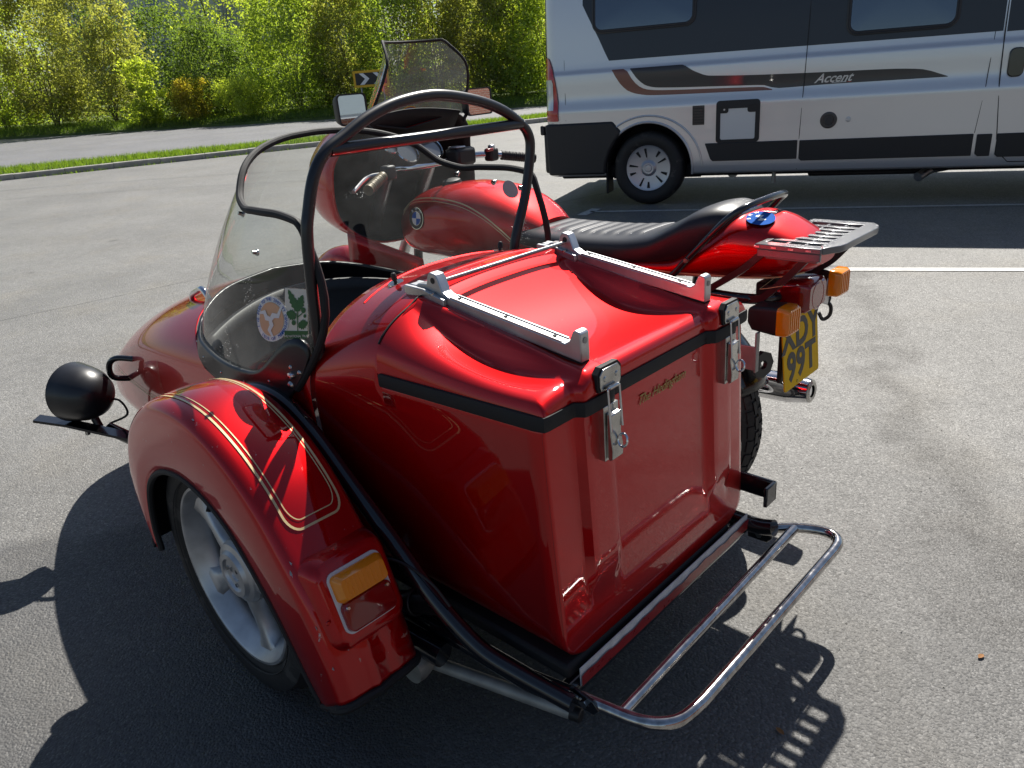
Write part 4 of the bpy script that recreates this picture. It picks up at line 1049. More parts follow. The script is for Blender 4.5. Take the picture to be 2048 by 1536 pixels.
for P in ([(.782, YB+.135, .852), (.845, YB+.132, .795), (.93, YB+.132, .738)], [(.680, YB+.12, .852), (.74, YB+.115, .785), (.80, YB+.115, .725), (.90, YB+.12, .715)], [(.668, YB-.13, .852), (.73, YB-.12, .775), (.80, YB-.115, .725)], [(.78, YB-.13, .852), (.93, YB-.13, .738)]):
    tube('rack_stay', rounded(P, .02, 4) if len(P) > 2 else P, 1.0, M['black_satin'], rk, prof=flat)

# tail end: lamp, indicators, plate, mudguard, frame loop
tube('frame_loop', catmull([(1.35, YB+.12, .72), (1.0, YB+.125, .725), (.86, YB+.12, .722), (.80, YB+.08, .718), (.785, YB, .716), (.80, YB-.08, .718), (.86, YB-.12, .722), (1.35, YB-.12, .72)], 6), .013, M['black_gloss'], rig)
tl = part_empty('tail_lamp', rig)
box('lamp_bracket', (.80, YB, .728), (.10, .10, .035), M['black_plastic'], tl, .006)
V_, F_ = [], []
for x, hw, z0, z1 in ((.790, .055, .688, .752), (.745, .056, .682, .757), (.722, .054, .682, .755), (.712, .046, .690, .747)):
    for a, b in rrect(hw, (z1-z0)/2, .010, 3): V_.append(Vector((x, YB+a, (z0+z1)/2+b)))
n = len(V_)//4
recalc(mesh('lamp_lens', V_, grid_faces(4, n, cv=True)+[tuple(range(n)), tuple(3*n+k for k in range(n))], M['red_lens'], tl, angle=40))
lathe('lens_ring', [(.030, .0), (.033, .0015), (.036, .0)], (.7125, YB, .7185), (-1, 0, 0), M['red_lens'], tl, n=30)
for sg, lab in ((1, 'left'), (-1, 'right')):
    ind = part_empty('indicator', rig); y = YB+sg*.145; z = .694 if sg > 0 else .716
    layers = ((.81, .018, .020), (.795, .030, .030), (.74, .034, .034), (.733, .034, .034))
    V_ = [Vector((x, y+a, z+b)) for x, hw, hh in layers for a, b in rrect(hw, hh, .010, 3)]; n = len(V_)//4
    recalc(mesh('indicator_body', V_, grid_faces(4, n, cv=True)+[tuple(range(n)), tuple(3*n+k for k in range(n))], M['black_plastic'], ind, angle=40))
    layers = ((.7325, .034, .034), (.712, .0335, .0335), (.703, .029, .029))
    V_ = [Vector((x, y+a, z+b)) for x, hw, hh in layers for a, b in rrect(hw, hh, .009, 3)]; n = len(V_)//3
    le = recalc(mesh('indicator_lens', V_, grid_faces(3, n, cv=True)+[tuple(range(n)), tuple(2*n+k for k in range(n))], M['amber'], ind, angle=40))
    for k in range(5): box('lens_rib', (.7025, y-.022+.011*k, z), (.0025, .003, .05), M['amber'], ind)
    tube('indicator_stalk', [(.79, y, z), (.80, YB+sg*.05, .715)], .010, M['black_plastic'], ind)
PT, PBm = Vector((.756, YB, .672)), Vector((.738, YB, .490))
up_p = (PT-PBm).normalized(); pn = Vector((-up_p.z, 0, up_p.x)).normalized()
if pn.x > 0: pn = -pn
pc = (PT+PBm)/2; phh = (PT-PBm).length/2
def plate_pt(a, b, d): return pc + Vector((0, -1, 0))*a + up_p*b + pn*d
pl = extrude('number_plate', rrect(.100, phh, .008, 3), lambda a, b: plate_pt(a, b, 0), lambda a, b: plate_pt(a, b, .003), M['yellow_plate'], rig)
tag(pl, 'yellow number plate reading XDY 99T')
text('plate_characters', 'XDY', frame(plate_pt(0, .038, .0034), (0, -1, 0), pn), .100, M['black_print'], pl, spacing=1.05, weight=.0034)
text('plate_characters', '99T', frame(plate_pt(0, -.040, .0034), (0, -1, 0), pn), .100, M['black_print'], pl, spacing=1.05, weight=.0034)
text('plate_small_print', 'J.R. SIGNS', frame(plate_pt(.02, -.083, .0034), (0, -1, 0), pn), .011, M['black_print'], pl) if False else None
for a, b in ((0, .082), (-.03, -.082)): lathe('plate_screw', [(0, .003), (.004, .0025), (.005, 0)], plate_pt(a, b, .003), pn, M['yellow_print'], pl, n=10)
mg_r = []
for a in np.linspace(R_(70), R_(158), 26):
    R0 = .352
    for s in np.linspace(-1, 1, 9): mg_r.append((1.165+(R0-.035*abs(s)**3)*math.cos(a), YB+s*.075, .318+(R0-.035*abs(s)**3)*math.sin(a)))
rm = mesh('rear_mudguard', mg_r, grid_faces(26, 9), M['black_gloss'], rig); solid(rm, .004, 0)
box('plate_backing', (.765, YB, .60), (.012, .15, .20), M['black_plastic'], rig, .004)
# brackets and old pannier clips beside the plate
lathe('pannier_clip', [(.012, -.006), (.034, -.006), (.034, .006), (.012, .006), (.012, -.006)], (.775, YB+.150, .575), (-1, .3, 0), M['black_satin'], rig, n=8)
box('pannier_bracket', (.80, YB+.185, .60), (.05, .006, .06), M['zinc'], rig, .002); box('pannier_bracket', (.775, YB+.18, .615), (.006, .016, .10), M['zinc'], rig, .002)
tube('rack_hook', catmull([(.75, YB-.135, .668), (.735, YB-.145, .650), (.735, YB-.145, .625), (.75, YB-.14, .612), (.76, YB-.135, .63)], 5), .005, M['black_satin'], rig, ns=8)
tube('rack_hook', [(.80, YB-.10, .68), (.735, YB-.14, .672)], .011, M['black_satin'], rig, ns=8)
box('steel_tab', (.735, YB-.118, .700), (.004, .035, .075), M['alu'], rig, .002, rot=Matrix.Rotation(.35, 3, 'X'))
for sg in (1, -1):
    tube('shock_absorber', [(1.10, YB+sg*.135, .70), (1.17, YB+sg*.14, .34)], .026, M['black_satin'], rig)
    tube('silencer', [(1.95, YB+sg*.20, .30), (1.45, YB+sg*.22, .335), (1.30, YB+sg*.225, .345), (.86, YB+sg*.225, .362), (.80, YB+sg*.225, .366)], [.02, .03, .043, .043, .034], M['chrome'], rig, ns=20)
    lathe('silencer_mouth', [(.018, .004), (.026, .006), (.034, .002), (.018, -.02)], (.80, YB+sg*.225, .366), (-1, 0, .03), M['steel'], rig, n=20)
tube('swing_arm', [(1.165, YB-.11, .318), (1.62, YB-.09, .36)], .028, M['black_satin'], rig); tube('swing_arm', [(1.165, YB+.11, .318), (1.62, YB+.09, .36)], .028, M['black_satin'], rig)
tube('frame_tube', catmull([(1.62, YB+.10, .36), (1.55, YB+.11, .55), (1.40, YB+.12, .71)], 5), .016, M['black_satin'], rig); tube('frame_tube', catmull([(1.62, YB-.10, .36), (1.55, YB-.11, .55), (1.40, YB-.12, .71)], 5), .016, M['black_satin'], rig)
tube('frame_tube', [(1.40, YB, .72), (2.12, YB, .80), (2.16, YB, .88)], .022, M['black_satin'], rig); tube('frame_tube', catmull([(1.62, YB+.10, .36), (1.7, YB+.11, .23), (2.1, YB+.11, .24), (2.14, YB+.04, .76)], 5), .016, M['black_satin'], rig)
box('battery_case', (1.42, YB, .60), (.20, .17, .22), M['black_plastic'], rig, .02); box('side_cover', (1.40, YB+.11, .63), (.22, .02, .14), M['black_plastic'], rig, .01)
# flat-twin engine
eng = box('engine_block', (1.92, YB, .42), (.42, .22, .34), M['rim_alu'], rig, .04, seg=3)
for sg in (1, -1):
    for k in range(7):
        rr = .075 if k < 6 else .07; y = YB+sg*(.115+.020*k)
        box('cylinder_fin', (1.97, y, .44), (.15, .007, .15), M['rim_alu'], eng, .002)
    box('rocker_cover', (1.97, YB+sg*.262, .44), (.15, .04, .13), M['rim_alu'], eng, .018, seg=3)
    box('carburettor', (1.83, YB+sg*.15, .48), (.06, .06, .10), M['rim_alu'], eng, .012)
# front end
for sg in (1, -1):
    tube('fork_leg', [(2.18, YB+sg*.095, 1.0), (2.60, YB+sg*.095, .33)], .022, M['alu'], rig)
fm = []
for a in np.linspace(R_(20), R_(165), 24):
    for s in np.linspace(-1, 1, 9): R0 = .350-.05*abs(s)**2.5; fm.append((2.63+R0*math.cos(a), YB+s*.075, .315+R0*math.sin(a)))
solid(mesh('front_mudguard', fm, grid_faces(24, 9), M['red'], rig), .004, 0)

# fairing
RIM = [(0, 1.118), (.11, 1.135), (.205, 1.15), (.265, 1.112), (.308, 1.04), (.325, .95), (.322, .885), (.300, .825), (.255, .785), (.16, .755), (0, .745)]
rim_l = catmull([(a, 0, z) for a, z in RIM], 5)
rim_all = [(p.x, p.z) for p in rim_l] + [(-p.x, p.z) for p in reversed(rim_l[1:-1])]
def rim_x(a, z): return 2.20 - .06*sm(1.0, 1.15, z) + .03*(1-min(1, abs(a)/.3)) - .05*sm(.86, .78, z)
def shell(t, a, z):
    s = (1-t**2.2*.62) if t < 1 else .38
    return Vector((rim_x(a, z)*(1-t)+2.60*t + .0, YB+a*s, .955+(z-.955)*(1-.55*t**2)))
fv = []
TS = np.linspace(0, 1, 10); n = len(rim_all)
for t in TS:
    for a, z in rim_all: fv.append(shell(t, a, z))
fv.append(Vector((2.615, YB, .955)))
ff = grid_faces(len(TS), n, cv=True)
# leave the cockpit cavity open; close the nose
ff += [((len(TS)-1)*n+k, (len(TS)-1)*n+(k+1) % n, len(fv)-1) for k in range(n)]
fair = recalc(mesh('fairing', fv, ff, None, rig, angle=60, mats=[M['red'], M['black_matt']]))
if fix_out(fair, (2.3, YB, .95)) < 0: fair.data.flip_normals()
solid(fair, .007, -1, 1); fair.modifiers['solid'].material_offset_rim = 1; tag(fair, 'red fairing shell with black hollow inside')
tube('fairing_rim', [shell(0, p.x, p.z) for p in rim_l[12:]], .0042, M['red'], fair, ns=8)
lathe('headlamp', [(0, .01), (.06, .008), (.085, -.004), (.09, -.02)], (2.62, YB, .955), (1, 0, 0), M['mirror'], fair, n=30)
# lower wing of the fairing
lw_ = []
for i, t in enumerate(np.linspace(0, 1, 12)):
    for k, s in enumerate(np.linspace(0, 1, 8)):
        top = Vector((2.19, -1.500, .812)).lerp(Vector((1.945, -1.605, .722)), t); bot = Vector((2.24, -1.53, .60)).lerp(Vector((1.985, -1.66, .50)), t)
        p = top.lerp(bot, s); p += Vector((-.012, .012, 0))*math.sin(math.pi*s); lw_.append(p)
lw_o = mesh('fairing_wing', lw_, grid_faces(12, 8), M['red'], rig); solid(lw_o, .006, 0)
tube('wing_rim', [lw_[i*8] for i in range(12)] + [lw_[11*8+k] for k in range(8)], .004, M['red'], lw_o, ns=8)
# dash panel and clocks
dp = []
for t in np.linspace(0, 1, 5):
    for a in np.linspace(-1, 1, 15):
        dp.append((lerp(2.12, 2.20, t)+.035*(1-a*a), YB+a*.205, lerp(1.157, 1.055, t)+.022*(1-a*a)))
solid(mesh('dash_panel', dp, grid_faces(5, 15), M['black_matt'], rig), .004, 0)
for a, z, r in ((.075, 1.078, .043), (-.035, 1.078, .043), (.145, 1.10, .026)):
    ax_ = Vector((-.78, 0, .62))
    g_ = lathe('clock', [(0, -.07), (r*.8, -.07), (r, -.02), (r*1.08, .0), (r*1.08, .010), (r*.95, .012), (r*.92, .004)], (2.11, YB+a, z-.035), ax_, M['black_plastic'], rig, n=30)
    lathe('clock_glass', [(0, .006), (r*.93, .006)], (2.11, YB+a, z-.035), ax_, M['gauge_glass'], g_, n=30)
    lathe('clock_bezel', [(r*.92, .011), (r*.97, .0135), (r*1.06, .010)], (2.11, YB+a, z-.035), ax_, M['chrome'], g_, n=30)
# handlebar
hb = [(1.937, YB+.375, .974), (1.994, YB+.275, .996), (2.05, YB+.19, 1.005), (2.09, YB+.08, .995), (2.09, YB-.08, .995), (2.05, YB-.19, 1.005), (1.994, YB-.275, .996), (1.937, YB-.375, .974)]
bar_ = tube('handlebar', catmull(hb, 5), .0115, M['chrome'], rig)
for sg in (1, -1):
    A, B = Vector((1.934, YB+sg*.38, .973)), Vector((1.998, YB+sg*.27, .996)); pth = [A.lerp(B, t) for t in np.linspace(0, 1, 44)]
    tube('grip', pth, [.0165 if (k < 3 or k > 40) else .0148+.0022*abs(math.sin(k*1.2)) for k in range(44)], M['brass'] if sg > 0 else M['black_rubber'], bar_, ns=16)
    tube('lever', catmull([(2.03, YB+sg*.24, 1.0), (2.05, YB+sg*.29, .995), (2.01, YB+sg*.38, .965)], 5), .006, M['alu'], bar_, ns=8)
    box('switch_box', (2.012, YB+sg*.235, 1.003), (.04, .04, .045), M['black_plastic'], bar_, .008)
box('switch_tab', (2.0, YB-.225, 1.028), (.02, .022, .02), M['alu'], bar_, .006); box('kill_switch', (1.99, YB-.205, 1.022), (.012, .03, .010), M['red_reflect'], bar_, .003)
box('reservoir', (2.05, YB-.12, 1.01), (.07, .09, .06), M['black_plastic'], bar_, .012); box('reservoir_cap', (2.045, YB-.10, 1.043), (.045, .045, .006), M['alu'], bar_, .003)
# screen
def wsc(u, v):
    """u -1..1 across, v 0..1 up"""
    hw = tab([0, .55, 1], [.212, .182, .130])(v); zt = tab([0, .68, 1], [1.15, 1.312, 1.388])(v); xe_ = tab([0, .68, 1], [2.112, 2.036, 2.092])(v)
    xc = tab([0, 1], [2.36, 2.165])(v)
    c = 1-abs(u)**2.2
    return Vector((lerp(xe_, xc, c), YB+hw*u, zt - .05*c*(1-v)))
gv = [wsc(u, v) for u in np.linspace(-1, 1, 33) for v in np.linspace(0, 1, 15)]
ws = mesh('windscreen', gv, grid_faces(33, 15), M['clear_smoke'], rig, angle=180); tag(ws, 'clear motorcycle windscreen with black edging')
tube('edge_trim', [wsc(-1, v) for v in np.linspace(0, .97, 15)] + [wsc(u, 1) for u in np.linspace(-.97, .97, 25)] + [wsc(1, v) for v in np.linspace(.97, 0, 15)], .0048, M['black_rubber'], ws, ns=8)
# stickers along the bottom of the screen
for u0, m_, s in ((-.02, M['yellow_print'], 'BUDE'), (-.46, M['blue_print'], 'TROUT')):
    el = []
    for t in np.linspace(0, math.pi, 18): el.append(wsc(u0-.17*math.cos(t), .035+.215*math.sin(t))+Vector((-.003, 0, 0)))
    sk_ = mesh('oval_sticker', el, [tuple(range(18))], m_, ws, smooth=False)
    e2 = [wsc(u0-.185*math.cos(t), .02+.245*math.sin(t))+Vector((-.0015, 0, 0)) for t in np.linspace(0, math.pi, 18)]
    mesh('sticker_border', e2, [tuple(range(18))], M['yellow_print'] if m_ is not M['yellow_print'] else M['cream'], sk_, smooth=False)
    p = wsc(u0, .15)+Vector((-.006, 0, 0)); q = wsc(u0-.05, .15)+Vector((-.006, 0, 0))
    text('sticker_lettering', s, frame(p, q-p, (-1, 0, .3)), .020, M['black_print'] if s == 'BUDE' else M['white'], sk_, extrude_=.0002)
# mirrors
for sg, y0, z0, hw, hh, nr in ((1, -1.507, 1.199, .053, .046, (-1, .06, .02)), (-1, -2.058, 1.182, .064, .046, (-1, -.02, .02))):
    n_ = Vector(nr).normalized(); x = Vector((0, 0, 1)).cross(n_).normalized(); y = n_.cross(x); c = Vector((2.075, y0, z0))
    mr = part_empty('mirror', rig)
    V_ = [c+x*a+y*b+n_*d for pl_, d in ((rrect(hw*.5, hh*.5, .02, 4), -.045), (rrect(hw*.9, hh*.9, .018, 4), -.03), (rrect(hw, hh, .014, 4), -.004), (rrect(hw, hh, .014, 4), .003), (rrect(hw*.9, hh*.9, .011, 4), .003)) for a, b in pl_]
    n = len(V_)//5
    recalc(mesh('mirror_shell', V_, grid_faces(5, n, cv=True)+[tuple(range(n))], M['black_plastic'], mr, angle=50))
    V_ = [c+x*a+y*b+n_*.0015 for a, b in rrect(hw*.905, hh*.905, .011, 4)]
    mesh('mirror_glass', V_, [tuple(range(len(V_)))], M['mirror'], mr, smooth=False)
    tube('mirror_stem', [c-n_*.03, c+Vector((.02, -sg*.06, -.05)), (2.10, YB+sg*.20, 1.12)], .006, M['black_plastic'], mr, ns=8)
# ------------------------------------------------------------------ camper van
M['silver'] = mat('silver_metallic_paint', (.66, .66, .67), .32, .6, 1.0, .04, bump=(1.3, .12, .01))
M['band'] = mat('dark_band_film', (.010, .013, .022), .35, 0, .3, .1)
M['van_plastic'] = mat('grey_black_bumper_plastic', (.018, .018, .020), .55, var=(8, .8, .08))
M['van_glass'] = mat('tinted_acrylic_window', (.06, .085, .12), .04, .55, 1, .02, spec=.8, bump=(3, .05, .01))
M['window_rubber'] = mat('window_frame_rubber', (.03, .032, .036), .45)
M['grey_decal'] = mat('dark_grey_decal', (.035, .030, .032), .35, 0, .3)
M['copper_decal'] = mat('copper_decal', (.20, .085, .065), .35, .3, .3)
M['hub_cap'] = mat('silver_hub_cap', (.50, .51, .54), .35, .7)
M['white_plastic'] = mat('white_service_hatch', (.72, .72, .71), .4)
van_o = on_z(1295, 411)
van = empty('camper_van', (van_o.x, van_o.y, 0), R_(180+21)); van_label = 'silver panel-van camper with dark window band parked behind the motorcycle'
tag(van, van_label, 'van')
VZ = [.28, .33, .40, .55, .80, .875, .905, .945, .985, 1.03, 1.19, 1.212, 1.232, 1.30, 1.60, 2.0, 2.25, 2.40, 2.50, 2.545]
VY = [.035, .012, .004, .0, -.006, -.010, -.004, .008, .016, .018, .020, .024, .036, .046, .072, .118, .165, .25, .42, .70]
f_vy = tab(VZ, VY)
def side_pt(x, z, lift=.0): 
    e = .0
    if x < -.86: e = .10*((-.86-x)/.14)**2          # rounded rear corner
    if x > 3.2: e = .10*((x-3.2)/.8)**2
    return Vector((x, f_vy(z)+e-lift, z))
xs_v = sorted(set([-.99, -.975, -.95, -.92, -.89, -.86, -.80, -.7, -.6, -.5, -.43] + [round(-.405*math.cos(math.pi*k/24), 4) for k in range(25)] + list(np.round(np.linspace(.45, 4.0, 40), 3))))
zs_v = [None, .30, .33, .36, .40, .47, .55, .68, .80, .85, .875, .89, .905, .925, .945, .965, .985, 1.01, 1.03, 1.1, 1.19, 1.201, 1.212, 1.222, 1.232, 1.25, 1.30, 1.45, 1.6, 1.8, 2.0, 2.12, 2.25, 2.33, 2.40, 2.45, 2.50, 2.53, 2.545]
V_ = []
for x in xs_v:
    zl = .34+math.sqrt(max(0, .405**2-x*x)) if abs(x) < .405 else .28
    for k, z in enumerate(zs_v):
        zz = zl if z is None else max(z, zl+.0005*k); V_.append(side_pt(x, zz))
nz = len(zs_v)
F_ = grid_faces(len(xs_v), nz)
sidep = recalc(mesh('side_panel', V_, F_, M['silver'], van, angle=30))
if sidep.data.polygons[len(F_)//2].normal.y > 0: sidep.data.flip_normals()
solid(sidep, .006, -1)
# roof, far side, rear and front shell
V_, F_ = [], []
ring = [(.70, 2.545), (1.0, 2.56), (1.35, 2.545), (1.63, 2.50), (1.80, 2.40), (1.885, 2.25), (1.93, 2.0), (1.98, 1.6), (2.005, 1.3), (2.04, 1.0), (2.05, .55), (2.03, .28)]
for x in (-.985, 0, 2.0, 3.2, 3.6, 4.0):
    for y, z in ring: V_.append((x, y if x < 3.3 else lerp(y, 1.02, .10*(x-3.3)), z if x <= 3.2 else z - (z-1.0)*.0))
recalc(mesh('roof_panel', V_, grid_faces(6, len(ring)), M['silver'], van))
nearside = [side_pt(-.99, z) for z in (.30, .6, .9, 1.2, 1.6, 2.0, 2.25, 2.4, 2.5, 2.545)]
rv = [Vector((-.99 - .02*math.sin(math.pi*max(0, min(1, (p.y-.1)/1.9))), p.y, p.z)) for p in nearside] + [Vector((-.985, y, z)) for y, z in ring]
recalc(mesh('rear_door', rv, [tuple(range(len(rv)))], M['silver'], van, smooth=False))
fr_ = [(4.0, 1.15), (4.55, 1.02), (4.85, .85), (4.92, .55), (4.90, .28), (4.0, .28)]
extrude('bonnet', fr_, lambda a, b: Vector((a, .12, b)), lambda a, b: Vector((a, 1.93, b)), M['silver'], van, bev=.05)
extrude('windscreen', [(4.0, 1.15), (4.5, 1.05), (3.72, 2.30), (3.6, 2.5), (3.5, 2.45)], lambda a, b: Vector((a, .14, b)), lambda a, b: Vector((a, 1.91, b)), M['van_glass'], van, bev=.03)
box('underbody', (1.9, 1.02, .30), (5.6, 1.7, .12), M['black_matt'], van, .02)
# black band
def side_poly(name, poly, mtl, parent, lift, nsub=1):
    """strip between an upper and a lower edge: poly = [(x, zlow, zhigh), ...]"""
    V_ = []
    for x, z0, z1 in poly:
        for k in range(9): V_.append(side_pt(x, lerp(z0, z1, k/8), lift))
    o = mesh(name, V_, grid_faces(len(poly), 9), mtl, parent, angle=60)
    o = recalc(o)
    if o.data.polygons[0].normal.y > 0: o.data.flip_normals()
    return o
band = [(-.60, 1.78, 2.25), (-.56, 1.70, 2.25), (-.50, 1.585, 2.25), (-.45, 1.49, 2.25), (-.40, 1.385, 2.25), (-.356, 1.300, 2.25)] + [(x, 1.300-.012*sm(-.3, 3, x), 2.25) for x in np.linspace(-.2, 2.74, 24)]
side_poly('window_band', band, M['band'], van, .0025)
side_poly('window_band', [(x, 1.282, 2.25) for x in np.linspace(2.765, 3.3, 8)], M['band'], van, .0025)
def van_window(x0, x1, z0, z1):
    def rr(grow, r): return [((x0+x1)/2+a, (z0+z1)/2+b) for a, b in rrect((x1-x0)/2+grow, (z1-z0)/2+grow, r, 5)]
    lay = [(rr(.035, .09), .0), (rr(.035, .09), .014), (rr(.024, .08), .020), (rr(.018, .075), .014), (rr(.010, .07), .018), (rr(0, .06), .012)]
    V_ = [side_pt(a, b, .002+d) for pl_, d in lay for a, b in pl_]; n = len(lay[0][0])
    w_ = recalc(mesh('window_frame', V_, grid_faces(len(lay), n, cv=True), M['window_rubber'], van, angle=50))
    V_ = [side_pt(a, b, .0135+.004) for a, b in rr(.002, .06)]
    V_.append(side_pt((x0+x1)/2, (z0+z1)/2, .030))
    mesh('window_pane', V_, [(k, (k+1) % n, n) for k in range(n)], M['van_glass'], w_)
van_window(-.475, .385, 1.565, 2.05)
van_window(1.66, 2.40, 1.375, 2.0)
# decals
def smooth_z(f, x): return f(x)
tz1 = tab([-.155, .10, .30, .42, .55, 1.3, 2.0, 2.2, 2.40], [1.222, 1.222, 1.222, 1.16, 1.115, 1.085, 1.070, 1.055, .990])
bz1 = tab([-.155, -.08, 0, .10, .8, 1.0, 1.12, 1.6, 2.40], [1.215, 1.12, 1.065, 1.045, 1.018, 1.01, .978, .985, .985])
side_poly('swoosh_decal', [(x, bz1(x), max(tz1(x), bz1(x)+.001)) for x in list(np.linspace(-.155, .6, 30))+list(np.linspace(.65, 2.40, 30))], M['grey_decal'], van, .0028)
tz2 = tab([-.325, -.20, -.16, -.08, 0, .12, .8, 1.0, 1.08], [1.222, 1.222, 1.16, 1.07, 1.035, 1.022, 1.002, .995, .972])
bz2 = tab([-.325, -.25, -.17, -.08, .02, .15, .8, 1.08], [1.215, 1.10, 1.03, 1.0, .985, .980, .970, .966])
side_poly('swoosh_decal', [(x, bz2(x), max(tz2(x), bz2(x)+.001)) for x in np.linspace(-.325, 1.08, 40)], M['copper_decal'], van, .0026)
text('van_lettering', 'Accent', frame(side_pt(1.555, 1.030, .0045), (1, 0, 0), (0, -1, 0)), .098, M['alu'], van, shear=.5, extrude_=.001, weight=.0015, spacing=1.0)
side_poly('van_lettering', [(1.55, .994, .998), (1.66, .994, .998)], M['alu'], van, .004); side_poly('van_lettering', [(1.665, .993, .998), (1.70, .993, .998)], M['red_reflect'], van, .004)
# seams, strips, bumper
def seam(pts, r=.003): tube('panel_seam', [side_pt(x, z, .0) for x, z in pts], r, M['black_plastic'], van, ns=6)
seam([(1.348, 2.3), (1.345, 1.63), (1.338, 1.2), (1.33, .9), (1.322, .6), (1.315, .30)])
seam([(-.79, 2.3), (-.785, 1.3), (-.775, .80)], .002)
seam([(2.755, 2.3), (2.752, 1.2), (2.76, .9), (2.80, .5), (2.86, .36), (2.90, .32), (3.4, .315)], .004)
seam([(2.70, 2.3), (2.69, 1.3), (2.67, .9), (2.64, .55)], .0025)
def strip(x0, x1, z0, z1, cut0=0.0, name='rub_strip'):
    P = [(x0, z1), (x1, z1), (x1, z0), (x0+cut0+.02, z0), (x0+cut0, z0+.02)]
    extrude(name, P, lambda a, b: side_pt(a, b, -.002), lambda a, b: side_pt(a, b, .016), M['van_plastic'], van, bev=.005)
strip(.525, 1.310, .392, .548, .05); strip(1.326, 2.635, .375, .545); strip(2.66, 2.765, .37, .54); strip(2.80, 3.3, .36, .54)
bp_ = [(-.985, .775), (-.86, .778), (-.322, .778), (-.235, .675), (-.30, .60), (-.36, .50), (-.395, .40), (-.40, .30), (-.97, .30)]
extrude('rear_bumper', bp_, lambda a, b: Vector((a, -.022, b)), lambda a, b: Vector((a, .30, b)), M['van_plastic'], van, bev=.02)
box('rear_bumper', (-1.0, 1.0, .50), (.12, 1.75, .40), M['van_plastic'], van, .03); box('bumper_corner', (-1.035, .10, .72), (.05, .12, .09), M['van_plastic'], van, .015)
# tail light column
tl_ = [(-.975, .80), (-.965, 1.36), (-.945, 1.35), (-.90, 1.25), (-.865, 1.12), (-.850, .98), (-.848, .80)]
M['red_lens_van'] = mat('van_red_lens', (.42, .008, .01), .12, coat=1); M['clear_lens'] = mat('clear_lamp_lens', (.60, .64, .68), .08, .3, coat=1)
ztl = tab([-.985, -.95, -.90, -.865, -.848], [1.37, 1.355, 1.25, 1.11, .96])
tlp = side_poly('tail_light', [(x, .80, ztl(x)) for x in np.linspace(-.985, -.848, 12)], M['red_lens_van'], van, .012)
side_poly('reversing_lens', [(x, .90, min(1.17, ztl(x)-.10)) for x in np.linspace(-.983, -.895, 8)], M['clear_lens'], tlp, .0155)
# wheel arch lip
al = [side_pt(.415*math.cos(t), .34+.415*math.sin(t), .004) for t in np.linspace(R_(-8), R_(150), 30)]
tube('arch_lip', al, .011, M['silver'], van, ns=8)
bl = [side_pt(.50*math.cos(t), .34+.47*math.sin(t), .002) for t in np.linspace(R_(2), R_(135), 30)]
tube('arch_flare', bl, .009, M['silver'], van, ns=8)
iv = []
for t in np.linspace(R_(-10), R_(190), 20):
    for y in (.02, .40): iv.append((.40*math.cos(t), y, .34+.40*math.sin(t)))
mesh('wheel_housing', iv, grid_faces(20, 2), M['black_matt'], van); box('wheel_housing', (0, .42, .5), (.86, .03, .6), M['black_matt'], van)
def van_wheel(cx):
    w_ = part_empty('wheel', van); c = Vector((cx, .13, .338))
    lathe('tyre', tyre_profile(.338, .205, .108), c, (0, 1, 0), M['tyre'], w_, n=56, angle=50)
    lathe('hub_cap', [(0, -.085), (.05, -.088), (.06, -.080), (.075, -.070), (.12, -.075), (.185, -.082), (.205, -.09), (.212, -.082), (.212, -.06)], c, (0, 1, 0), M['hub_cap'], w_, n=50, angle=30)
    for k in range(5):
        a = R_(18+72*k)
        for s in (-.16, .16):
            P = [(.105, -.014), (.178, -.018), (.178, .018), (.105, .014)]
            f = lambda d: (lambda p, q: c + Vector((p*math.cos(a+s)-q*math.sin(a+s), d, p*math.sin(a+s)+q*math.cos(a+s))))
            if s > 0: extrude('cap_slot', [(.10, -.004), (.182, -.011), (.182, .011), (.10, .004)], f(-.078), f(-.0862), M['black_matt'], w_)
        a2 = a+.63; f2 = lambda p, q: c + Vector((p*math.cos(a2)-q*math.sin(a2), -.0865, p*math.sin(a2)+q*math.cos(a2)))
        extrude('cap_slot', [(.125, -.006), (.182, -.014), (.182, .014), (.125, .006)], f2, lambda p, q: f2(p, q)+Vector((0, .008, 0)), M['black_matt'], w_)
    lathe('cap_badge', [(0, -.094), (.03, -.093), (.036, -.086)], c, (0, 1, 0), M['hub_cap'], w_, n=24)
van_wheel(0.0); van_wheel(4.03)
box('mud_flap', (-.40, .14, .26), (.02, .20, .30), M['black_rubber'], van, .005)
# hatch, vent, filler, handle, under-slung bits
def ring_ext(name, o_pl, i_pl, d0, d1, mtl, parent):
    n = len(o_pl); V_ = [side_pt(a, b, d0) for a, b in o_pl] + [side_pt(a, b, d1) for a, b in o_pl] + [side_pt(a, b, d1) for a, b in i_pl] + [side_pt(a, b, d0) for a, b in i_pl]
    return recalc(mesh(name, V_, grid_faces(4, n, cv=True), mtl, parent, angle=30))
ho = [(.805+a, .725+b) for a, b in rrect(.185, .178, .03, 4)]; hi = [(.805+a, .705+b) for a, b in rrect(.148, .130, .015, 4)]
ht = ring_ext('service_hatch', ho, hi, -.001, .010, M['van_plastic'], van)
extrude('hatch_door', [(.805+a, .705+b) for a, b in rrect(.149, .131, .015, 4)], lambda a, b: side_pt(a, b, -.001), lambda a, b: side_pt(a, b, .006), M['white_plastic'], ht)
for s in (-1, 1): extrude('hatch_lock', [(.805+s*.125+a, .830+b) for a, b in rrect(.045, .032, .02, 3)], lambda a, b: side_pt(a, b, 0), lambda a, b: side_pt(a, b, .0105), M['van_plastic'], ht)
lathe('lock_barrel', [(0, .003), (.008, .003), (.008, 0)], side_pt(.69, .828, .0105), (0, -1, 0), M['alu'], ht, n=10)
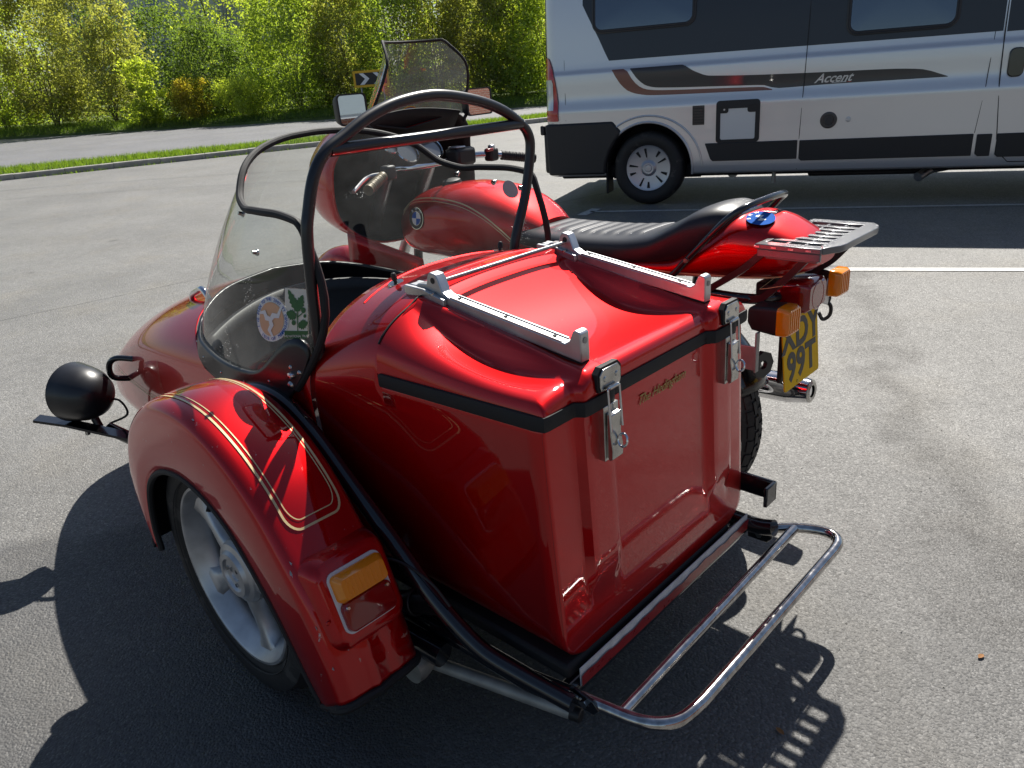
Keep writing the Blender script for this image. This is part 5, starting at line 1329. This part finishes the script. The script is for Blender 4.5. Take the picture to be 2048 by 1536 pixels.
vt = extrude('vent', [(.465+a, .792+b) for a, b in rrect(.052, .082, .004, 2)], lambda a, b: side_pt(a, b, 0), lambda a, b: side_pt(a, b, .006), M['grey_decal'], van)
for k in range(6): extrude('vent_slat', [(.465+a, .73+.024*k+b) for a, b in rrect(.046, .004, .002, 1)], lambda a, b: side_pt(a, b, .005), lambda a, b: side_pt(a, b, .010), M['van_plastic'], vt)
cp = lathe('filler_cap', [(0, .016), (.038, .016), (.042, .010), (.052, .012), (.066, .008), (.068, 0)], side_pt(1.547, .700, .0), (0, -1, 0), M['grey_decal'], van, n=30)
lathe('filler_cap_lock', [(0, .020), (.028, .020), (.030, .015)], side_pt(1.547, .700, .0), (0, -1, 0), M['band'], cp, n=20)
lathe('water_inlet', [(0, .004), (.008, .006), (.022, .002), (.022, 0)], side_pt(1.70, .700, .0), (0, -1, 0), M['hub_cap'], van, n=16)
extrude('door_handle', [(2.855+a, 1.06+b) for a, b in rrect(.055, .105, .04, 4)], lambda a, b: side_pt(a, b, 0), lambda a, b: side_pt(a, b, .018), M['black_gloss'], van, bev=.008)
lathe('tow_eye', [(0, -.03), (.05, -.03), (.05, .03), (0, .03)], (.75, .25, .26), (0, 1, 0), M['zinc'], van, n=14); tube('drain_tap', [(1.12, .15, .30), (1.12, .15, .17)], .018, M['zinc'], van)
tube('exhaust_tail', [(2.6, .35, .27), (2.38, .22, .25), (2.28, .10, .20)], .04, M['alu'], van); box('waste_tank', (1.9, .6, .235), (1.0, .5, .09), M['van_plastic'], van, .02)
# ------------------------------------------------------------------ road, verges, kerb
def ground_mesh(name, rows, mtl, kind='structure'):
    V_ = [p for r in rows for p in r]; o = recalc(mesh(name, V_, grid_faces(len(rows), len(rows[0])), mtl, smooth=False))
    if o.data.polygons[0].normal.z < 0: o.data.flip_normals()
    return tag(o, kind=kind)
M['soil'] = mat('verge_turf', (.10, .14, .025), .9, var=(3, .55, .05), bump=(20, .5, .02))
M['field'] = mat('far_ground', (.05, .075, .02), .95, var=(.3, .6, .05))
M['road'] = asphalt('road_asphalt', (.150, .150, .158), .5, patch=False)
M['concrete'] = mat('kerb_concrete', (.36, .345, .31), .8, var=(7, .6, .08), bump=(90, .4, .003))
ground_mesh('ground', [[Vector((-1500, -1500, -.06)), Vector((-1500, 1500, -.06))], [Vector((1500, -1500, -.06)), Vector((1500, 1500, -.06))]], M['field'])
KA, KB = on_z(0, 362), on_z(1085, 245)
kd = (KB-KA).normalized(); kn = Vector((kd.y, -kd.x, 0)); kn = kn if kn.dot(Vector((FWD.x, FWD.y, 0))) > 0 else -kn
lot.data.vertices  # car park ends at the kerb
K0, K1 = KA-kd*40, KA+kd*70
VA, VB = on_z(0, 340, .10), on_z(1085, 232, .10)
vd = (VB-VA); V0, V1 = VA-vd.normalized()*40, VA+vd.normalized()*70
FA, FB = at_depth(0, 277, 30), at_depth(1090, 209, 27)
fd = (FB-FA).normalized(); F0, F1 = FA-fd*35, FA+fd*75
GA, GB = at_depth(0, 254, 32.0), at_depth(1090, 196, 29.5)
def along(a, b, t): return a.lerp(b, t)
TT = list(np.linspace(0, 1, 30))
def kp(t, o=0.0, z=0.0): p = K0.lerp(K1, t)+kn*o; return Vector((p.x, p.y, z))
kerb = empty('kerb', kp(.4)); tag(kerb, kind='structure')
slen = .915; total = (K1-K0).length; nk = int(total/slen)
kb_me = None
for k in range(nk):
    c = K0+kd*(slen*(k+.5)); 
    if kb_me is None:
        P = [(-.006, -.05), (-.006, .085), (.006, .105), (.02, .112), (.125, .114), (.125, -.05)]
        V_ = [Vector((s*(slen/2-.004), a, b)) for s in (-1, 1) for a, b in P]; n = 6
        F_ = grid_faces(2, n, cv=True)+[tuple(range(n)), tuple(range(2*n-1, n-1, -1))]
        ko = recalc(mesh('kerb_stone', V_, F_, M['concrete'], None, angle=20)); kb_me = ko.data
    else: ko = bpy.data.objects.new('kerb_stone', kb_me); COL.objects.link(ko)
    ko.parent = kerb
    ang = math.atan2(kd.y, kd.x); flip = 1 if Vector((-kd.y, kd.x, 0)).dot(kn) > 0 else -1
    ko.matrix_local = Matrix.Translation(Vector((c.x, c.y, random.uniform(-.006, .006)))-kerb.location) @ Matrix.Rotation(ang, 4, 'Z') @ Matrix.Scale(flip, 4, (0, 1, 0)) @ Matrix.Rotation(random.uniform(-.004, .004), 4, 'X')
def vz(p, z): return Vector((p.x, p.y, z))
ground_mesh('near_verge', [[kp(t, .12, .098) for t in TT], [vz(kp(t, .12).lerp(V0.lerp(V1, t), .5), .125+.02*math.sin(9*t)) for t in TT], [vz(V0.lerp(V1, t), .10) for t in TT], [vz(V0.lerp(V1, t)+kn*.1, .03) for t in TT]], M['soil'])
def road_pt(t, s):
    a = V0.lerp(V1, t); b_ = F0.lerp(F1, t); p = a.lerp(b_, s); return Vector((p.x, p.y, lerp(.06, b_.z-.05, s)+.05*math.sin(math.pi*s)))
ground_mesh('road', [[road_pt(t, s) for t in TT] for s in np.linspace(0, 1, 6)], M['road'])
G0, G1 = FA.lerp(GA, 1)-fd*35, GA+fd*75
def far_pt(t, s):
    a = F0.lerp(F1, t); b_ = a + kn*3.0; return Vector((a.x, a.y, a.z)) + kn*(s*9) + Vector((0, 0, .10*sm(0, .05, s) + .5*s))
ground_mesh('far_verge', [[far_pt(t, s)-Vector((0, 0, .12 if s == 0 else 0)) for t in TT] for s in (0, .012, .05, .15, .3, .6, 1.0, 3.0)], M['soil'])
# painted bay lines
M['paint'] = mat('white_road_paint', (.62, .62, .60), .6, var=(30, .6, .1))
def line(p, q, wd):
    p, q = on_z(*p), on_z(*q); d = (q-p).normalized(); n_ = Vector((-d.y, d.x, 0))*wd/2; z = Vector((0, 0, .004))
    o = mesh('bay_line', [p-n_+z, q-n_+z, q+n_+z, p+n_+z], [(0, 1, 2, 3)], M['paint'], lot, smooth=False); return o
line((1180, 424), (2500, 402), .055); line((1000, 538), (2500, 541), .075); line((1163, 431), (1193, 418), .10)

# ------------------------------------------------------------------ foliage
def leaf_mat(name, c1, c2, c3):
    m = bpy.data.materials.new(name); m.use_nodes = True; t = m.node_tree; L = t.links.new
    t.nodes.remove(t.nodes['Principled BSDF']); out = t.nodes['Material Output']
    at = t.nodes.new('ShaderNodeAttribute'); at.attribute_name = 'tone'
    r = t.nodes.new('ShaderNodeValToRGB'); e = r.color_ramp.elements; e[0].color = (*c1, 1); e[1].color = (*c3, 1); e.new(.5).color = (*c2, 1)
    L(at.outputs['Fac'], r.inputs[0])
    d = t.nodes.new('ShaderNodeBsdfDiffuse'); tl = t.nodes.new('ShaderNodeBsdfTranslucent'); gl = t.nodes.new('ShaderNodeBsdfGlossy'); gl.inputs['Roughness'].default_value = .6
    gl.inputs[0].default_value = (.9, .95, .9, 1)
    mu = t.nodes.new('ShaderNodeMix'); mu.data_type = 'RGBA'; mu.blend_type = 'MULTIPLY'; mu.inputs[0].default_value = 1; mu.inputs[7].default_value = (1.7, 1.8, .75, 1); L(r.outputs[0], mu.inputs[6])
    L(r.outputs[0], d.inputs[0]); L(mu.outputs[2], tl.inputs[0])
    a = t.nodes.new('ShaderNodeMixShader'); a.inputs[0].default_value = .65; L(d.outputs[0], a.inputs[1]); L(tl.outputs[0], a.inputs[2])
    b = t.nodes.new('ShaderNodeMixShader'); b.inputs[0].default_value = .03; L(a.outputs[0], b.inputs[1]); L(gl.outputs[0], b.inputs[2])
    L(b.outputs[0], out.inputs[0]); return m
M['leaf_bright'] = leaf_mat('spring_leaf', (.16, .19, .03), (.31, .36, .06), (.47, .50, .10))
M['leaf_mid'] = leaf_mat('green_leaf', (.11, .15, .03), (.21, .27, .05), (.34, .39, .09))
M['leaf_olive'] = leaf_mat('olive_leaf', (.13, .135, .05), (.23, .23, .08), (.35, .34, .12))
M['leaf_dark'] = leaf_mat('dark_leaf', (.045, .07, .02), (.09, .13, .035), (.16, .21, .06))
M['leaf_gold'] = leaf_mat('golden_leaf', (.13, .14, .02), (.28, .25, .035), (.46, .32, .05))
M['bark'] = mat('grey_brown_bark', (.13, .105, .085), .9, var=(20, .6, .05))
def leaves(name, P, size, tone, mtl, parent):
    n = len(P); q = rng.normal(size=(n, 3)) + np.array(_s)*.9; q /= np.linalg.norm(q, axis=1)[:, None]
    r = rng.normal(size=(n, 3)); u = np.cross(q, r); u /= np.linalg.norm(u, axis=1)[:, None]; v = np.cross(q, u)
    s = (size*rng.uniform(.6, 1.3, n))[:, None]
    V = np.empty((n, 4, 3)); V[:, 0] = P-u*s; V[:, 1] = P-v*s*.5; V[:, 2] = P+u*s; V[:, 3] = P+v*s*.5
    me = bpy.data.meshes.new(name); me.vertices.add(4*n); me.vertices.foreach_set('co', V.ravel())
    me.loops.add(4*n); me.loops.foreach_set('vertex_index', np.arange(4*n, dtype=np.int32))
    me.polygons.add(n); me.polygons.foreach_set('loop_start', np.arange(0, 4*n, 4, dtype=np.int32)); me.polygons.foreach_set('loop_total', np.full(n, 4, dtype=np.int32))
    me.update(calc_edges=True)
    at = me.attributes.new('tone', 'FLOAT', 'FACE'); at.data.foreach_set('value', np.clip(tone, 0, 1).astype(np.float32))
    o = obj(name, me, mtl, parent, smooth=False); return o
def shrub(name, label, cat, base, w_, h_, mtl, nl, size=.06, stems=9, dens=70, group=None, box_=False, bare=.12):
    root = empty(name, base); tag(root, label, cat, group)
    # stems fan out from the base
    sv, sf = [], []; tips = []
    for k in range(stems):
        a = rng.uniform(0, 2*math.pi); lean = rng.uniform(.1, .46)*w_; hh = h_*rng.uniform(.45, .85)
        pts = [(rng.normal()*.08, rng.normal()*.08, -.1), (math.cos(a)*lean*.35+rng.normal()*.06, math.sin(a)*lean*.35+rng.normal()*.06, hh*.4), (math.cos(a)*lean*.75+rng.normal()*.1, math.sin(a)*lean*.75+rng.normal()*.1, hh*.75), (math.cos(a)*lean, math.sin(a)*lean, hh)]
        P = catmull(pts, 4); r0 = .0048*h_*rng.uniform(.6, 1)
        V, Fc = sweep(P, [lerp(r0, r0*.22, i/(len(P)-1)) for i in range(len(P))], 5)
        b0 = len(sv); sv += V; sf += [tuple(b0+i for i in f) for f in Fc]
        for q in range(6):      # side twigs
            i = int(rng.uniform(3, len(P)-2)); o_ = P[i]; d = Vector((rng.normal(), rng.normal(), .9+rng.normal()*.3)).normalized()*rng.uniform(.25, .6)*w_*.4
            V, Fc = sweep([o_, o_+d*.5+Vector((0, 0, .05)), o_+d], [r0*.35, r0*.25, r0*.1], 4); b0 = len(sv); sv += V; sf += [tuple(b0+j for j in f) for f in Fc]; tips.append(o_+d)
    st_ = mesh('stems', sv, sf, M['bark'], root)
    # clumped crown
    nc = dens; C = []
    while len(C) < nc:
        p = rng.uniform(-1, 1, 3); 
        if box_:
            q = p*np.array([.5*w_, .5*w_, .40*h_]); C.append(q+np.array([0, 0, .58*h_])); continue
        zf = ((p[2]+1)/2)**1.35; rad = (.74+.26*math.sin(math.pi*min(1, zf*.85+.08)))*math.sqrt(max(0, 1-max(0, zf-.72)**2/.085))
        rr = math.hypot(p[0], p[1])
        if rr > 1 or (rr < .4 and zf < .8) or zf < bare: continue
        C.append(np.array([p[0]*.5*w_*rad, p[1]*.5*w_*rad, h_*(.03+.95*zf)]))
    C = np.array(C); ct = rng.normal(.5, .17, nc); cs = rng.uniform(.5, 1.25, nc)
    idx = rng.integers(0, nc, nl); sg = (w_*.085*cs[idx])[:, None]
    P = C[idx] + rng.normal(size=(nl, 3))*sg*np.array([1, 1, 1.15])
    P[:, 2] = np.clip(P[:, 2], .03*h_, None)
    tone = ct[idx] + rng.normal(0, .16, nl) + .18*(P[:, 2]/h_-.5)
    leaves('crown', P, size, tone, mtl, root)
    return root
def far_base(px, back, dep=None):
    t_ = None
    # point of the far verge under image column px, pushed back from the road edge
    lo, hi = 0.0, 1.0
    for _ in range(40):
        m_ = (lo+hi)/2; p = F0.lerp(F1, m_)+kn*back; v = p-Vector((0, 0, CAM_H)); d = v.dot(FWD); x = 1024+F_PX*v.dot(RGT)/d
        if x < px: lo = m_
        else: hi = m_
    p = F0.lerp(F1, lo)+kn*back; return Vector((p.x, p.y, p.z + .10 + .5*back/9))
gs = 'tall shrubs along the far verge'
SH = [(-130, 3.1, 4.2, 6.0, 'leaf_bright', 'bright green tall shrub cut by the left edge of the photo'),
      (20, 3.0, 3.4, 5.6, 'leaf_bright', 'yellow-green leafy shrub at the far left end of the verge'),
      (120, 2.9, 3.0, 5.4, 'leaf_olive', 'thin olive shrub with bare grey stems, second from the left end'),
      (235, 2.9, 3.3, 5.7, 'leaf_olive', 'wide olive shrub with many bare stems left of the golden bush'),
      (300, .9, 1.5, 2.3, 'leaf_bright', 'low bright sapling just left of the golden clipped bush'),
      (440, 3.6, 3.6, 3.4, 'leaf_dark', 'dark shaded shrub standing behind the two small clipped bushes'),  # the shade behind the bushes is put into its dark leaf colour
      (605, 3.1, 3.6, 4.7, 'leaf_mid', 'dense rounded green shrub right of the two clipped bushes'),
      (705, 3.7, 2.8, 4.6, 'leaf_olive', 'brown-green twiggy shrub behind the yellow chevron board'),
      (800, 3.3, 3.2, 5.4, 'leaf_mid', 'green shrub seen through the motorcycle windscreen'),
      (885, 3.4, 3.0, 5.6, 'leaf_olive', 'olive shrub above the right motorcycle mirror'),
      (965, 3.3, 3.0, 5.2, 'leaf_olive', 'olive shrub between the mirror and the van'),
      (1035, 3.3, 2.8, 5.4, 'leaf_mid', 'green shrub right beside the rear of the van'),
      (1110, 3.5, 3.4, 6.0, 'leaf_bright', 'pale green shrub half hidden by the rear of the van')]
for px, back, w_, h_, m_, lab in SH:
    shrub('verge_shrub', lab, 'shrub', far_base(px, back), w_, h_, M[m_], 13000 if w_ > 2 else 4500, .066, stems=11, dens=110 if w_ > 2 else 40, group=gs, bare=.02 if m_ in ('leaf_mid', 'leaf_bright') else .06)
gb = 'taller trees behind the verge shrubs'
BK = [(-60, 12.0, 5.0, 7.6, 'leaf_mid', 'tall green tree behind the shrubs at the left edge'),
      (70, 12.5, 4.6, 7.4, 'leaf_bright', 'tall bright tree behind the leftmost olive shrub'),
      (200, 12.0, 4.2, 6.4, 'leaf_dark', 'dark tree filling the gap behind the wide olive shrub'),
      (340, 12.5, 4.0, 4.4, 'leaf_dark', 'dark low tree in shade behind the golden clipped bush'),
      (470, 13.0, 4.6, 7.8, 'leaf_bright', 'tall bright tree behind the green clipped bush'),
      (590, 13.0, 3.2, 5.6, 'leaf_bright', 'tall bright tree above the dense rounded shrub'),
      (700, 12.5, 4.6, 7.0, 'leaf_mid', 'tall green tree behind the chevron board'),
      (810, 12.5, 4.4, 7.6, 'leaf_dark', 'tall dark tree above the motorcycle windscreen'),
      (920, 12.5, 4.4, 7.2, 'leaf_bright', 'tall bright tree behind the olive shrub by the mirror'),
      (1015, 12.5, 4.2, 5.2, 'leaf_olive', 'olive tree under the pale house wall beside the van'),
      (1130, 13.0, 5.0, 7.5, 'leaf_mid', 'tall green tree mostly hidden behind the van')]
for px, back, w_, h_, m_, lab in BK:
    shrub('verge_tree', lab, 'tree', far_base(px, back), w_, h_, M[m_], 9000, .08, stems=8, dens=120, group=gb, bare=.0)
shrub('clipped_bush', 'small golden clipped bush with reddish tips on the far verge', 'bush', far_base(392, .95), 1.15, 1.42, M['leaf_gold'], 12000, .034, stems=7, dens=110, group='small clipped bushes', box_=True)
shrub('clipped_bush', 'small bright green clipped bush right of the golden one', 'bush', far_base(492, 1.0), 1.45, 1.36, M['leaf_bright'], 13000, .034, stems=7, dens=120, group='small clipped bushes', box_=True)
# grass
M['grass'] = leaf_mat('grass_blade', (.06, .10, .015), (.11, .17, .022), (.19, .25, .045))
def blades(name, pts, h_, label):
    n = len(pts); a = rng.uniform(0, 2*math.pi, n); w_ = .007*rng.uniform(.7, 1.6, n); hh = h_*rng.uniform(.5, 1.3, n); ln_ = rng.normal(0, .35, (n, 2))*hh[:, None]
    V = np.empty((n, 3, 3)); d = np.stack([np.cos(a), np.sin(a)], 1)*w_[:, None]
    V[:, 0, :2] = pts[:, :2]-d; V[:, 1, :2] = pts[:, :2]+d; V[:, 2, :2] = pts[:, :2]+ln_; V[:, 0, 2] = V[:, 1, 2] = pts[:, 2]-.01; V[:, 2, 2] = pts[:, 2]+hh
    me = bpy.data.meshes.new(name); me.vertices.add(3*n); me.vertices.foreach_set('co', V.ravel()); me.loops.add(3*n); me.loops.foreach_set('vertex_index', np.arange(3*n, dtype=np.int32))
    me.polygons.add(n); me.polygons.foreach_set('loop_start', np.arange(0, 3*n, 3, dtype=np.int32)); me.polygons.foreach_set('loop_total', np.full(n, 3, dtype=np.int32)); me.update(calc_edges=True)
    at = me.attributes.new('tone', 'FLOAT', 'FACE'); at.data.foreach_set('value', np.clip(rng.normal(.5, .25, n), 0, 1).astype(np.float32))
    return tag(obj(name, me, M['grass'], None, smooth=False), label, 'grass', kind='stuff')
ta, tb_ = 36/110, 75/110
n = 60000; t = rng.uniform(ta, tb_, n); s = rng.uniform(0, 1, n)
A = np.array([kp(x, .12, .10) for x in (0, 1)]); B = np.array([vz(V0, .10), vz(V1, .10)])
P = (A[0]*(1-t)[:, None]+A[1]*t[:, None])*(1-s)[:, None] + (B[0]*(1-t)[:, None]+B[1]*t[:, None])*s[:, None]; P[:, 2] = .105
blades('verge_grass', P, .10, 'short bright grass on the verge beyond the kerb')
n = 60000; t = rng.uniform(.25, .78, n); s = rng.uniform(0, 1, n)**1.5
P = np.array([far_pt(a, .012+.4*b) for a, b in zip(t, s)]); 
blades('far_grass', P, .14, 'rough grass under the shrubs beyond the road')

# weeds rooted along the foot of the kerb
P = []
for k in range(46):
    t0 = rng.uniform(.33, .62); L_ = rng.uniform(.1, .5); m_ = int(60*L_*2)
    for _ in range(m_): pp = K0.lerp(K1, t0)+kd*(rng.normal()*L_)-kn*(.03+abs(rng.normal())*.04); P.append((pp.x, pp.y, 0))
blades('kerb_weeds', np.array(P), .05, 'scattered weeds along the foot of the kerb')
# dark undergrowth between the shrubs
n = 26000; t = rng.uniform(.25, .78, n); s = rng.uniform(.12, .85, n); hz = rng.uniform(0, 1, n)**1.6
P = np.array([far_pt(a, b) for a, b in zip(t, s)]); P[:, 2] += hz*(.35+.9*np.abs(np.sin(t*190+np.sin(s*30))))
ug = leaves('undergrowth', P, .055, rng.normal(.45, .25, n), M['leaf_mid'], None); tag(ug, 'low dark undergrowth between the stems of the verge shrubs', 'undergrowth', kind='stuff')
# loose grit on the tarmac
gv_, gf_ = [], []
for k in range(420):
    x, y = rng.uniform(-.1, 4.2), rng.uniform(-5.0, .6)
    r = rng.uniform(.0015, .0042); b0 = len(gv_); a0 = rng.uniform(0, 6)
    for d in ((math.cos(a0), math.sin(a0), 0), (-math.sin(a0)*.7, math.cos(a0)*.7, 0), (-math.cos(a0)*.8, -math.sin(a0)*.8, 0), (math.sin(a0), -math.cos(a0), 0), (0, 0, .8)): gv_.append((x+d[0]*r, y+d[1]*r, max(0, d[2])*r+.0005))
    gf_ += [(b0+i, b0+(i+1) % 4, b0+4) for i in range(4)]
tag(mesh('loose_grit', gv_, gf_, M['concrete'], None, smooth=False), 'loose pale grit scattered on the car park tarmac', 'grit', kind='stuff')
M['dry_leaf'] = mat('dry_leaf', (.22, .10, .03), .8)
for px, py, lab in ((1962, 1312, 'small brown dry leaf on the tarmac near the right edge'), (1560, 1462, 'small brown leaf on the tarmac under the rack shadow')):
    c = on_z(px, py, .004); a0 = rng.uniform(0, 6); L_ = .011
    V_ = [c+Vector((math.cos(a0)*u*L_-math.sin(a0)*v*L_, math.sin(a0)*u*L_+math.cos(a0)*v*L_, .003*abs(v)+.001*u)) for u, v in ((-1, 0), (-.3, .5), (.5, .4), (1, 0), (.4, -.45), (-.4, -.45))]
    tag(mesh('dry_leaf', V_, [(0, 1, 2, 3), (0, 3, 4, 5)], M['dry_leaf'], None, smooth=False), lab, 'leaf', 'dry leaves on the tarmac')
# chevron board
cb = empty('chevron_board', far_base(752, .35)); tag(cb, 'yellow framed chevron road sign board before the shrubs', 'sign')
cpos = Vector((0, 0, CAM_H)); face = (Vector((0, 0, 0))-Vector((FWD.x, FWD.y, 0))).normalized(); cxv = Vector((-face.y, face.x, 0))*1.0
if cxv.dot(RGT) < 0: cxv = -cxv
def cbp(a, b, d): return cxv*a + Vector((0, 0, 1))*(1.12+b) + face*d
extrude('sign_frame', rrect(.64, .28, .02, 2), lambda a, b: cbp(a, b, 0), lambda a, b: cbp(a, b, .03), mat('sign_yellow', (.70, .40, .01), .5), cb)
extrude('sign_face', rrect(.56, .20, .01, 2), lambda a, b: cbp(a, b, .03), lambda a, b: cbp(a, b, .036), M['black_print'], cb)
for k in range(2): extrude('chevron', [(-.42+.5*k, .19), (-.26+.5*k, .19), (-.06+.5*k, 0), (-.26+.5*k, -.19), (-.42+.5*k, -.19), (-.22+.5*k, 0)], lambda a, b: cbp(a, b, .036), lambda a, b: cbp(a, b, .040), M['white'], cb)
for s in (-.4, .4): tube('sign_post', [cbp(s, -1.4, -.03), cbp(s, .25, -.03)], .03, M['zinc'], cb)

# pale houses behind the trees
M['render_wall'] = mat('pale_rendered_wall', (.62, .62, .60), .85, var=(2, .85, .05))
M['slate'] = mat('slate_roof', (.07, .07, .08), .7, var=(8, .7, .1))
def house(px, back, wd, hgt, label, wins):
    b = far_base(px, back); h = empty('house', b, math.atan2(fd.y, fd.x)); tag(h, label, 'house', 'pale houses beyond the trees')
    flip = 1 if Vector((-fd.y, fd.x, 0)).dot(kn) > 0 else -1
    box('wall', (0, flip*4, hgt/2-1), (wd, 8, hgt+2), M['render_wall'], h)
    extrude('roof', [(-.5, hgt-.2), (4, hgt+2.6), (8.5, hgt-.2)], lambda a, c: Vector((-wd/2-.4, flip*a, c)), lambda a, c: Vector((wd/2+.4, flip*a, c)), M['slate'], h, smooth=False)
    for x, z, ww, hh in wins:
        f_ = box('window', (x, -flip*.03, z), (ww, .10, hh), M['white'], h); box('pane', (x, -flip*.085, z), (ww-.14, .02, hh-.14), M['van_glass'], f_)
    return h
house(310, 26, 12, 8.5, 'pale rendered house showing between treetops at upper left', [(1.6, 5.6, 1.1, 1.4), (-2.5, 5.6, 1.1, 1.4), (4.4, 5.6, 1.1, 1.4), (-4.6, 2.2, 1.2, 1.4)])
house(620, 28, 11, 8.6, 'pale rendered house behind the trees left of centre', [(-2, 5.8, 1.1, 1.4), (2, 5.8, 1.1, 1.4)])
house(1065, 25, 10, 9.0, 'pale rendered house behind the trees next to the van', [(-2.2, 6.0, 1.1, 1.4), (1.8, 6.0, 1.1, 1.4)])

# ------------------------------------------------------------------ brick building behind the camera (seen in the mirrors)
def brick_mat():
    m = bpy.data.materials.new('red_brickwork'); m.use_nodes = True; t = m.node_tree; b = t.nodes['Principled BSDF']; L = t.links.new
    tc = t.nodes.new('ShaderNodeTexCoord'); sp = t.nodes.new('ShaderNodeSeparateXYZ'); cb_ = t.nodes.new('ShaderNodeCombineXYZ'); L(tc.outputs['Object'], sp.inputs[0]); L(sp.outputs[1], cb_.inputs[0]); L(sp.outputs[2], cb_.inputs[1])
    br = t.nodes.new('ShaderNodeTexBrick'); br.inputs['Scale'].default_value = 1; br.inputs['Brick Width'].default_value = .225; br.inputs['Row Height'].default_value = .075; br.inputs['Mortar Size'].default_value = .006
    br.inputs['Color1'].default_value = (.30, .10, .06, 1); br.inputs['Color2'].default_value = (.22, .075, .05, 1); br.inputs['Mortar'].default_value = (.36, .32, .27, 1)
    L(cb_.outputs[0], br.inputs['Vector']); L(br.outputs['Color'], b.inputs['Base Color']); b.inputs['Roughness'].default_value = .85
    bp = t.nodes.new('ShaderNodeBump'); bp.inputs['Distance'].default_value = .008; bp.invert = True; L(br.outputs['Fac'], bp.inputs['Height']); L(bp.outputs['Normal'], b.inputs['Normal'])
    return m
M['brick'] = brick_mat(); M['pale_glass'] = mat('pale_office_glass', (.30, .36, .40), .15); M['cladding'] = mat('pale_grey_cladding', (.48, .52, .55), .4)
bb_ = empty('brick_building', (-16, -10, 0)); tag(bb_, 'brick building behind the photographer, seen only in the motorcycle mirrors', 'building')
box('brick_wall', (-2.5, 0, 2.4), (5, 44, 4.8), M['brick'], bb_); box('parapet', (-2.4, 0, 4.9), (5.4, 44.4, .25), M['cladding'], bb_)
for k in range(5):
    y = -6.5+1.25*k
    wf = box('window', (.03, y, 2.2), (.12, 1.15, 2.2), M['cladding'], bb_); box('pane', (.10, y, 2.2), (.02, .95, 2.0), M['pale_glass'], wf)
